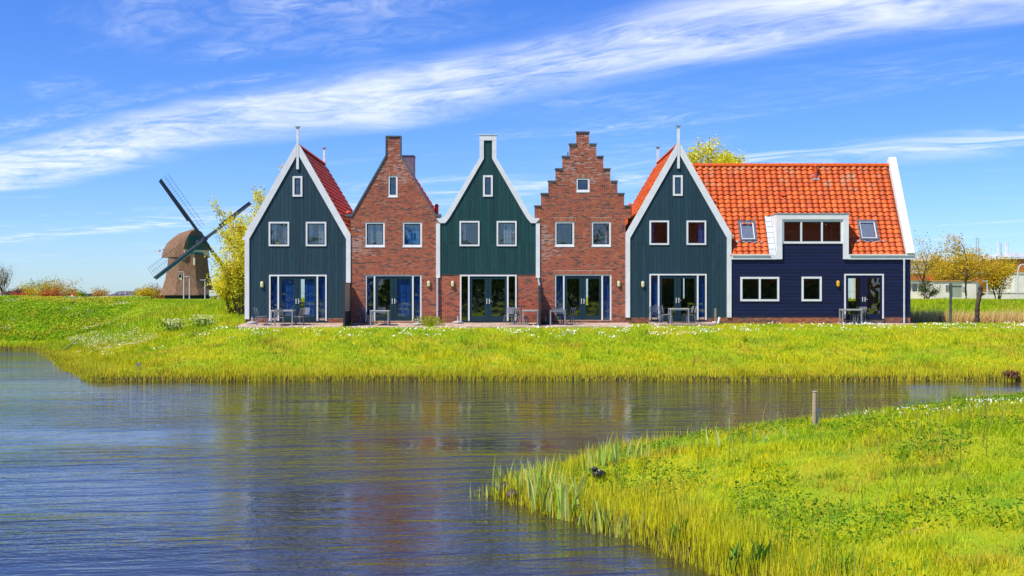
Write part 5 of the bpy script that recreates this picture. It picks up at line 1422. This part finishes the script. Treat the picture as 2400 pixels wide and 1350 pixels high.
o = MB().tube([a + Vector((0, 0, .12)), a.lerp(c, .5) + Vector((0, 0, .2)), c + Vector((0, 0, .4))], [.035, .04, .03], 6).build('stick', WEATHERED); tag(o, 'long thin wooden stick lying on the left bank slope', 'stick')
# drift clump on the far shore
p = on_ground(2367, 886, 40, 60)
t = thing('root_clump', tuple(p), 'tangle of brown roots at the far waterline near the right edge', 'roots')
mb = MB()
for i in range(46):
    a = random.uniform(0, 6.3); r_ = random.uniform(.1, .38); q = p + Vector((random.gauss(0, .12), random.gauss(0, .08) - .15, .02))
    mb.tube([q, q + Vector((math.cos(a) * r_ * .6, math.sin(a) * r_ * .3, random.uniform(.1, .35))), q + Vector((math.cos(a) * r_ * 1.2, math.sin(a) * r_ * .5, random.uniform(0, .25)))], [.02, .016, .008], 4)
mb.build('roots', pm('red_brown_root', (.22, .09, .04), (.12, .05, .03), 8, .9), t, kind='stuff')
# stones at the tip of the near bank
for px_, py_, s_, lab in ((1181, 1150, .14, 'brown stone at the very tip of the near bank'), (1201, 1163, .11, 'smaller brown stone just right of the one at the tip of the near bank')):
    p = on_ground(px_, py_); rg = []
    for i in range(6):
        f = i / 5; r_ = s_ * math.sin(math.pi * (.12 + .84 * f)) ** .7
        rg.append([(p.x + r_ * math.cos(a) * (1 + .2 * math.sin(3 * a + i)), p.y + r_ * math.sin(a), p.z - .06 + s_ * 1.5 * f) for a in [2 * math.pi * k / 9 for k in range(9)]])
    o = MB().loft(rg).build('stone', pm('wet_stone', (.16, .11, .09), (.09, .06, .05), 8, .7), smooth=True); tag(o, lab, 'stone')
# coot preening on the bank
p = on_ground(1405, 1131)
sc = .78
sp = [(.14, -.02, .16, .012), (.11, 0, .165, .04), (.05, 0, .15, .085), (-.02, 0, .145, .105), (-.09, 0, .16, .095), (-.135, -.01, .20, .06), (-.14, -.03, .245, .042), (-.115, -.055, .275, .036), (-.075, -.07, .27, .036), (-.045, -.078, .25, .026), (-.03, -.08, .238, .010)]
MBd = MB()
MBd.tube([(p.x + a * sc, p.y + b_ * sc, p.z + c * sc + .02) for a, b_, c, _ in sp], [r_ * sc for *_, r_ in sp], 12)
coot = thing('coot', tuple(p), 'black coot with its head tucked down, standing on the near bank', 'bird')
body = MBd.build('body', pm('black_plumage', (.016, .016, .02), (.035, .033, .04), 9, .55), coot, smooth=True)
MB().tube([(p.x - .034 * sc, p.y - .082 * sc, p.z + .02 + .242 * sc), (p.x - .012 * sc, p.y - .086 * sc, p.z + .02 + .226 * sc), (p.x + .006 * sc, p.y - .088 * sc, p.z + .02 + .212 * sc)], [.013, .010, .003], 8).build('beak', WHITE, coot)
for s in (-1, 1): MB().tube([(p.x - .01 + s * .03, p.y, p.z - .03), (p.x - .015 + s * .03, p.y, p.z + .09)], .009, 6).build('leg', pm('coot_leg', (.25, .28, .12), None, 4, .6), coot)

# ------------------------------------------------------------------ grass, reeds, flowers
def blades(name, P, h, w, lean, tint, mat=GRASS, dirs=None, seg_mid=.5, parent=None, kind='stuff', droop=0.):
    n = len(P); P = np.asarray(P, float)
    if parent is not None: P = P - np.array(ORG[parent])
    a = RNG.uniform(0, 2 * np.pi, n); pe = np.stack([np.cos(a), np.sin(a), np.zeros(n)], 1)
    b = RNG.uniform(0, 2 * np.pi, n) if dirs is None else dirs
    ld = np.stack([np.cos(b), np.sin(b), np.zeros(n)], 1) * (h * lean * RNG.uniform(.2, 1.3, n))[:, None]
    up = np.zeros((n, 3)); up[:, 2] = 1
    H = h[:, None]; Wd = (w / 2)[:, None]
    mid = P + up * H * seg_mid + ld * .32
    tip = P + up * H * (1 - droop) + ld
    v = np.stack([P - pe * Wd, P + pe * Wd, mid + pe * Wd * .8, mid - pe * Wd * .8, tip], 1).reshape(-1, 3)
    i = np.arange(n)[:, None] * 5
    o = big_mesh(name, v, i + np.array([[0, 1, 2, 3]]), i + np.array([[3, 2, 4]]), np.repeat(np.clip(tint, 0, 1), 5, 0), mat, kind)
    if parent is not None: o.parent = parent; ORG[o] = ORG[parent]
    return o
def scatter(n, x0, x1, y0, y1, ok):
    x = RNG.uniform(x0, x1, n); y = RNG.uniform(y0, y1, n); m = ok(x, y); return x[m], y[m]
in_view = lambda x, y, mrg=.6: np.abs(x) < .452 * y + mrg
no_patio = lambda x, y: ~((y > 57.35) & (((x > -14) & (x < -8.5)) | ((x > -8.25) & (x < -4.25)) | ((x > -4.05) & (x < 6.15)))) & ~((y > 58.3) & (x > 7) & (x < 10.45)) & ~((y > 59.1) & (x > 16.8) & (x < 21)) & ~((y > 59.85) & (y < 69) & (x > -14.1) & (x < 20.9))
YG, GG, OG, DG2 = np.array([.66, .64, .012]), np.array([.45, .57, .012]), np.array([.64, .46, .06]), np.array([.16, .34, .014])
def tint_at(x, y, s=.5, k=.0):
    a = sstep(.36, .62, fbm(x, y, s, 21))[:, None]; b = sstep(.58, .70, fbm(x, y, s * 3.2, 31))[:, None]; c = sstep(.54, .70, fbm(x, y, s * 2.2, 41))[:, None]
    t = GG * (1 - a) + YG * a; t = t * (1 - c * .6) + OG * c * .6; t = t * (1 - b * .6) + DG2 * b * .6
    return t * RNG.uniform(.78, 1.22, (len(x), 1))
# near bank
okn = lambda x, y: (sdist(x, y, NEAR) + wob(x, y) > .02) & in_view(x, y) & (y > 8.5)
x, y = scatter(520000, -1, 17, 8.5, 38, okn)
kp = RNG.random(len(x)) < np.clip(1.15 - (y - 10) / 34, .28, 1) * np.clip(.35 + 1.1 * fbm(x, y, 2.4, 58), 0, 1); bare = fbm(x, y, .9, 77) > .74; kp &= ~(bare & (RNG.random(len(x)) < .85)); x, y = x[kp], y[kp]
z = ground_z(x, y); d = sdist(x, y, NEAR)
edge = 1 - sstep(.3, 1.7, d) ; edge = np.where(y > 23.5, edge * .45, edge)
hgt = (.03 + .075 * fbm(x, y, 1.2, 5) ** 1.5 + .10 * sstep(.55, .75, fbm(x, y, 2.6, 6)) + .12 * edge) * RNG.uniform(.6, 1.4, len(x))
tn = tint_at(x, y); tn = tn * (1 - edge[:, None] * .75) + (np.array([.72, .68, .02]) * RNG.uniform(.75, 1.2, (len(x), 1))) * edge[:, None] * .75
blades('near_bank_grass', np.stack([x, y, z - .01], 1), hgt, np.full(len(x), .0075) * (1 + y / 22), .55 - .35 * edge, tn)
# upright sedge stems along the near waterline
x, y = scatter(400000, -1, 17, 9, 38, lambda x, y: (np.abs(sdist(x, y, NEAR) + wob(x, y) - .45) < .62) & in_view(x, y))
d = sdist(x, y, NEAR); kp = RNG.random(len(x)) < np.where(y < 24, .15, .08); x, y = x[kp], y[kp]
blades('near_shore_sedge', np.stack([x, y, np.maximum(ground_z(x, y), -2.05) - .02], 1), RNG.uniform(.14, .44, len(x)), np.full(len(x), .009) * (1 + y / 30), np.full(len(x), .16), np.array([.74, .68, .04]) * RNG.uniform(.55, 1.2, (len(x), 1)))
# tall single grass stems with seed heads
x, y = scatter(2600, -.2, 11, 9, 23, lambda x, y: okn(x, y) & (fbm(x, y, .6, 51) > .52)); n = min(len(x), 300); x, y = x[:n], y[:n]
blades('tall_grass_stems', np.stack([x, y, ground_z(x, y)], 1), RNG.uniform(.35, .7, n), np.full(n, .014), np.full(n, .28), np.array([.34, .36, .06]) * RNG.uniform(.8, 1.2, (n, 1)))
# broad-leaved weeds (dark patches)
x, y = scatter(160000, 0, 15, 9, 34, lambda x, y: okn(x, y) & (fbm(x, y, .75, 61) > .60)); n = min(len(x), 15000); x, y = x[:n], y[:n]
leaf_mesh('near_bank_weeds', np.stack([x, y, ground_z(x, y) + RNG.uniform(.02, .16, n)], 1), .026, pal(n, [(.14, .30, .012), (.20, .38, .015), (.09, .22, .012), (.28, .44, .015)]), None, LEAF, 'stuff', .4)
# daisies on the near crest
def daisies(name, x, y, s, lift):
    n = len(x); z = ground_z(x, y) + lift * RNG.uniform(.6, 1.3, n); a = np.linspace(0, 2 * np.pi, 7)[:-1]
    tl = RNG.normal(0, .45, (n, 2)); S_ = s * RNG.uniform(.7, 1.3, n)
    vx = x[:, None] + S_[:, None] * np.cos(a); vy = y[:, None] + S_[:, None] * np.sin(a); vz = z[:, None] + S_[:, None] * (tl[:, :1] * np.cos(a) + (tl[:, 1:] + .5) * np.sin(a))
    v = np.stack([vx, vy, vz], -1).reshape(-1, 3); i = np.arange(n)[:, None] * 6
    tc_ = np.repeat(np.array([.86, .84, .76]) * RNG.uniform(.85, 1.05, (n, 1)), 6, 0)
    return big_mesh(name, v, np.concatenate([i + np.array([[0, 1, 2, 3]]), i + np.array([[0, 3, 4, 5]])]), None, tc_, PETAL, 'stuff')
x, y = scatter(60000, 3, 17, 20, 38, lambda x, y: okn(x, y) & (((sdist(x, y, NEAR) < 2.0) & (sdist(x, y, NEAR) > .5) & (y > 26.2) & (fbm(x, y, .8, 71) > .45)) | ((fbm(x, y, .7, 72) > .64) & (y > 23))))
kp = RNG.random(len(x)) < .17; x, y = x[kp], y[kp]
daisies('near_bank_daisies', x, y, .014, .09)

# reed clumps: broad pale blades at the water's edge
def reed_clump(px_, py_, n, h, lab, cols=((.44, .60, .10), (.58, .66, .20), (.34, .54, .07), (.66, .64, .14)), wid=.036, spread=.15, lean=.32, name='reed_clump'):
    n = int(n * 1.4); p = on_ground(px_, py_); t = thing(name, tuple(p), lab, 'reeds' if name == 'reed_clump' else 'plant', 'reed clumps on the near bank')
    P = np.stack([p.x + RNG.normal(0, spread, n), p.y + RNG.normal(0, spread * .7, n), np.full(n, p.z - .05)], 1)
    blades('leaves', P, h * RNG.uniform(.55, 1.1, n), np.full(n, wid) * RNG.uniform(.7, 1.3, n), np.full(n, lean), pal(n, cols), GRASS, parent=t, kind=None, droop=.08)
ri = [(1135, 1165, 9, .34, 'small sparse reed tuft standing in the water off the bank tip'), (1188, 1148, 12, .62, 'reed clump at the tip of the near bank'), (1232, 1150, 14, .60, 'reed clump just right of the bank tip'),
      (1268, 1165, 20, .78, 'large reed clump right of the bank tip, left of its twin'), (1297, 1190, 20, .72, 'large pale reed clump nearest the water, right of its twin'), (1334, 1210, 22, .85, 'tall broad reed clump leaning left on the near waterline'),
      (1290, 1120, 10, .60, 'reed clump behind the large ones on the far side of the tip'), (1378, 1232, 8, .42, 'small drooping reed clump on the near waterline'), (1428, 1245, 16, .60, 'spreading reed clump right of the drooping one on the near waterline'),
      (1470, 1262, 11, .55, 'fan-shaped reed clump farthest right along the near waterline'), (1398, 1098, 12, .60, 'reed clump behind the coot'), (1440, 1085, 14, .66, 'tall reeds to the right behind the coot'), (1474, 1078, 9, .52, 'reeds on the far shore of the spit, right of the tall ones'),
      (1512, 1070, 9, .40, 'short reeds on the far side of the spit'), (1560, 1064, 12, .44, 'reeds on the far side of the spit, in the middle'), (1602, 1058, 9, .38, 'thin reeds on the far side of the spit'), (1660, 1052, 9, .46, 'upright dark reed tuft on the far side of the spit'),
      (1730, 1040, 8, .34, 'low reed tuft before the post'), (1768, 1036, 10, .36, 'reed tuft between the low tuft and the post'), (1846, 1030, 7, .34, 'dark reed tuft just left of the tall post')]
for (px_, py_, n, h, lab) in ri: reed_clump(px_, py_, n, h, lab)
dk = ((.07, .20, .02), (.05, .15, .02), (.11, .26, .02))
reed_clump(1590, 1262, 9, .36, 'dark green dock plant at the near waterline', dk, .075, .07, .35, 'dock_plant')
reed_clump(1760, 1330, 26, .42, 'dark green clump of broad leaves near the bottom of the near bank', dk, .055, .16, .45, 'dock_plant')
reed_clump(1975, 1340, 60, .38, 'bright green grass tussock at the bottom edge of the near bank', ((.14, .36, .015), (.20, .40, .02), (.10, .28, .015)), .018, .28, .35, 'grass_tussock')
for px_, py_, lab in ((2010, 985, 'spiky grass tussock on the crest right of the tall post'), (2160, 950, 'pale spiky tussock on the crest in the middle'), (2245, 938, 'spiky tussock on the crest nearest the right edge')):
    reed_clump(px_, py_, 90, .40, lab, ((.24, .36, .05), (.30, .38, .10), (.18, .32, .03)), .014, .26, .8, 'grass_tussock')

# far bank
okf = lambda x, y: (sdist(x, y, FAR) + wob(x, y) > .05) & in_view(x, y, 1.5) & no_patio(x, y)
x, y = scatter(260000, -34, 31, 46, 66, okf); z = ground_z(x, y); d = sdist(x, y, FAR)
kp = RNG.random(len(x)) < np.where(d < 10, .8, .62); x, y, z, d = x[kp], y[kp], z[kp], d[kp]
mow = sstep(8.5, 10.5, d)
hgt = (.06 + .12 * fbm(x, y, .8, 15) + .22 * sstep(.62, .75, fbm(x, y, 1.3, 16)) * (1 - mow)) * (1 - .45 * mow) * RNG.uniform(.6, 1.4, len(x))
edge = (1 - sstep(1.2, 3.6, d))[:, None]
tn = tint_at(x, y, .42); tn = tn * (1 - .6 * edge) + np.array([.56, .47, .015]) * RNG.uniform(.8, 1.15, (len(x), 1)) * .6 * edge
blades('far_bank_grass', np.stack([x, y, z - .01], 1), hgt, np.full(len(x), .030), np.full(len(x), .6), tn)
# stems along the far waterline
x, y = scatter(900000, -34, 31, 45.5, 77, lambda x, y: (np.abs(sdist(x, y, FAR) + wob(x, y) - .55) < .75) & in_view(x, y, 1.5)); kp = RNG.random(len(x)) < .20 + .35 * fbm(x, y, 1.1, 55); x, y = x[kp], y[kp]
blades('far_shore_sedge', np.stack([x, y, np.maximum(ground_z(x, y), -2.05) - .02], 1), RNG.uniform(.14, .44, len(x)) * (.5 + .85 * fbm(x, y, .9, 18)) * np.where(x < -17.8, .6, 1.), np.full(len(x), .021), np.full(len(x), .16), pal(len(x), [(.80, .68, .03), (.62, .66, .03), (.80, .62, .06), (.50, .60, .03)]))
# daisies in front of the terraces
def dstrip(x, y):
    yc = np.interp(x, [-30, -14, -4, 6, 12, 22, 32], [58, 56.3, 55.9, 56.0, 57.3, 58.0, 58.6]); wd = np.interp(x, [-16, -10, 12, 22, 30], [.5, .9, 1.0, 1.1, 1.6])
    return okf(x, y) & (np.abs(y - yc) < wd * 1.3 * (.5 + fbm(x, y, .35, 81))) & (fbm(x, y, .9, 82) > .38)
x, y = scatter(120000, -18, 30, 53, 60.5, dstrip); kp = RNG.random(len(x)) < .12 * sstep(.42, .62, fbm(x, y, 1.4, 84)); x, y = x[kp], y[kp]
daisies('far_bank_daisies', x, y, .027, .12)
x, y = scatter(30000, -24, -12, 60, 66, lambda x, y: okf(x, y) & (np.abs(y - 64.3 - .12 * (x + 16)) < .45) & (fbm(x, y, .6, 83) > .45)); kp = RNG.random(len(x)) < .12; x, y = x[kp], y[kp]
daisies('path_daisies', x, y, .026, .08)
# dike behind: longer green grass left and right of the houses
okd = lambda x, y: (sdist(x, y, FAR) > .3) & in_view(x, y, 1.5) & ((x < -14) | (x > 20)) & no_patio(x, y)
x, y = scatter(200000, -48, 44, 65.5, 96, okd); z = ground_z(x, y); lf = np.exp(-((y - 71) / 5) ** 2)
tn = tint_at(x, y, .3) * .55 + np.array([.22, .42, .012]) * .45
blades('dike_grass', np.stack([x, y, z - .02], 1), (.14 + .26 * fbm(x, y, .5, 25)) * (1 - .55 * sstep(74, 80, y)) * RNG.uniform(.6, 1.3, len(x)), np.full(len(x), .045), np.full(len(x), .5), tn)
# straw-coloured reed bed right of the navy house
x, y = scatter(14000, 21.1, 34, 62.4, 65.4, lambda x, y: in_view(x, y, 2))
blades('reed_bed', np.stack([x, y, ground_z(x, y) - .05], 1), RNG.uniform(.45, 1.1, len(x)) * (.7 + .6 * fbm(x, y, .5, 28)), np.full(len(x), .028), np.full(len(x), .32), pal(len(x), [(.72, .52, .20), (.80, .60, .28), (.60, .42, .15)]), dirs=RNG.normal(.3, .7, len(x)))
# leafy thicket with yellow and white flowers on the left bank
okt = lambda x, y: (sdist(x, y, FAR) > 2.0) & in_view(x, y, 2) & (x + 3.5 * (fbm(x, y, .4, 44) - .5) + RNG.normal(0, .5, x.shape) < -29.5 + .20 * (90 - y))
x, y = scatter(150000, -48, -23, 76, 93, okt); n = min(len(x), 60000); x, y = x[:n], y[:n]
hum = fbm(x, y, .35, 35); zt2 = ground_z(x, y) + RNG.uniform(.0, 1, n) ** .7 * (.10 + .38 * hum)
leaf_mesh('left_bank_thicket', np.stack([x, y, zt2], 1), .075, pal(n, [(.28, .50, .015), (.38, .56, .02), (.18, .36, .012), (.50, .58, .02)]) * (.75 + .5 * fbm(x, y, .9, 36))[:, None], None, LEAF, 'stuff', .3)
m = (fbm(x, y, .4, 37) > .50) & (RNG.random(n) < .20); 
leaf_mesh('yellow_wildflowers', np.stack([x[m], y[m], ground_z(x[m], y[m]) + .14 + .36 * hum[m]], 1), .05, pal(m.sum(), [(.75, .52, .02), (.68, .55, .05)]), None, PETAL, 'stuff', .7)
m = (fbm(x, y, .45, 38) > .56) & (RNG.random(n) < .12)
leaf_mesh('white_umbels', np.stack([x[m], y[m], ground_z(x[m], y[m]) + .16 + .36 * hum[m]], 1), .045, pal(m.sum(), [(.72, .72, .45), (.65, .68, .40)]), None, PETAL, 'stuff', .7)
# cow parsley along the left shore slope and at the foot of the dike
def cp(x, y):
    d = sdist(x, y, FAR)
    return (d > 1.6) & (d < 5.2) & (x < -19) & (y > 55) & (y < 74) & (fbm(x, y, .5, 39) + .12 * (RNG.random(x.shape) - .5) > .47)
x, y = scatter(60000, -34, -17, 54, 75, cp); n = min(len(x), 900); x, y = x[:n], y[:n]
leaf_mesh('cow_parsley', np.stack([x, y, ground_z(x, y) + RNG.uniform(.2, .5, n)], 1), .05, pal(n, [(.72, .72, .45), (.6, .64, .35), (.66, .66, .30)]), None, PETAL, 'stuff', .7)
for px_, yy, lab in ((408, 68.2, 'left white-flowered plant at the foot of the dike'), (475, 68.0, 'right white-flowered plant at the foot of the dike')):
    b3 = gp(px_, yy); t = thing('flowering_plant', b3, lab, 'plant', 'white-flowered plants below the dike'); n = 260
    P = np.array(b3) + RNG.normal(size=(n, 3)) * np.array([.38, .3, .0]) + np.stack([np.zeros(n), np.zeros(n), RNG.uniform(.3, .85, n)], 1)
    leaf_mesh('flowers', P, .06, pal(n, [(.72, .72, .42), (.6, .62, .3)]), t, PETAL, 'stuff', .7)
    P = np.array(b3) + RNG.normal(size=(n, 3)) * np.array([.38, .3, .0]) + np.stack([np.zeros(n), np.zeros(n), RNG.uniform(0, .6, n)], 1)
    leaf_mesh('foliage', P, .09, pal(n, GRN), t)
# yellow-green weeds between the brick and green house terraces
b3 = (-4.15, 58.6, zt_(-4.15, 58.6)); t = thing('weed_tuft', b3, 'bright yellow-green weeds at the gap between two terraces by the downpipe', 'plant'); n = 500
P = np.array(b3) + np.stack([RNG.normal(0, .38, n), RNG.normal(0, .5, n), RNG.uniform(0, 1, n) ** 1.3 * .5], 1)
leaf_mesh('foliage', P, .05, pal(n, [(.40, .42, .02), (.28, .38, .02)]), t)
blades('stems', np.array(b3) + np.stack([RNG.normal(0, .35, 120), RNG.normal(0, .5, 120), np.zeros(120)], 1), RNG.uniform(.2, .55, 120), np.full(120, .02), np.full(120, .4), pal(120, [(.40, .42, .02), (.28, .38, .02)]), parent=t, kind='stuff')
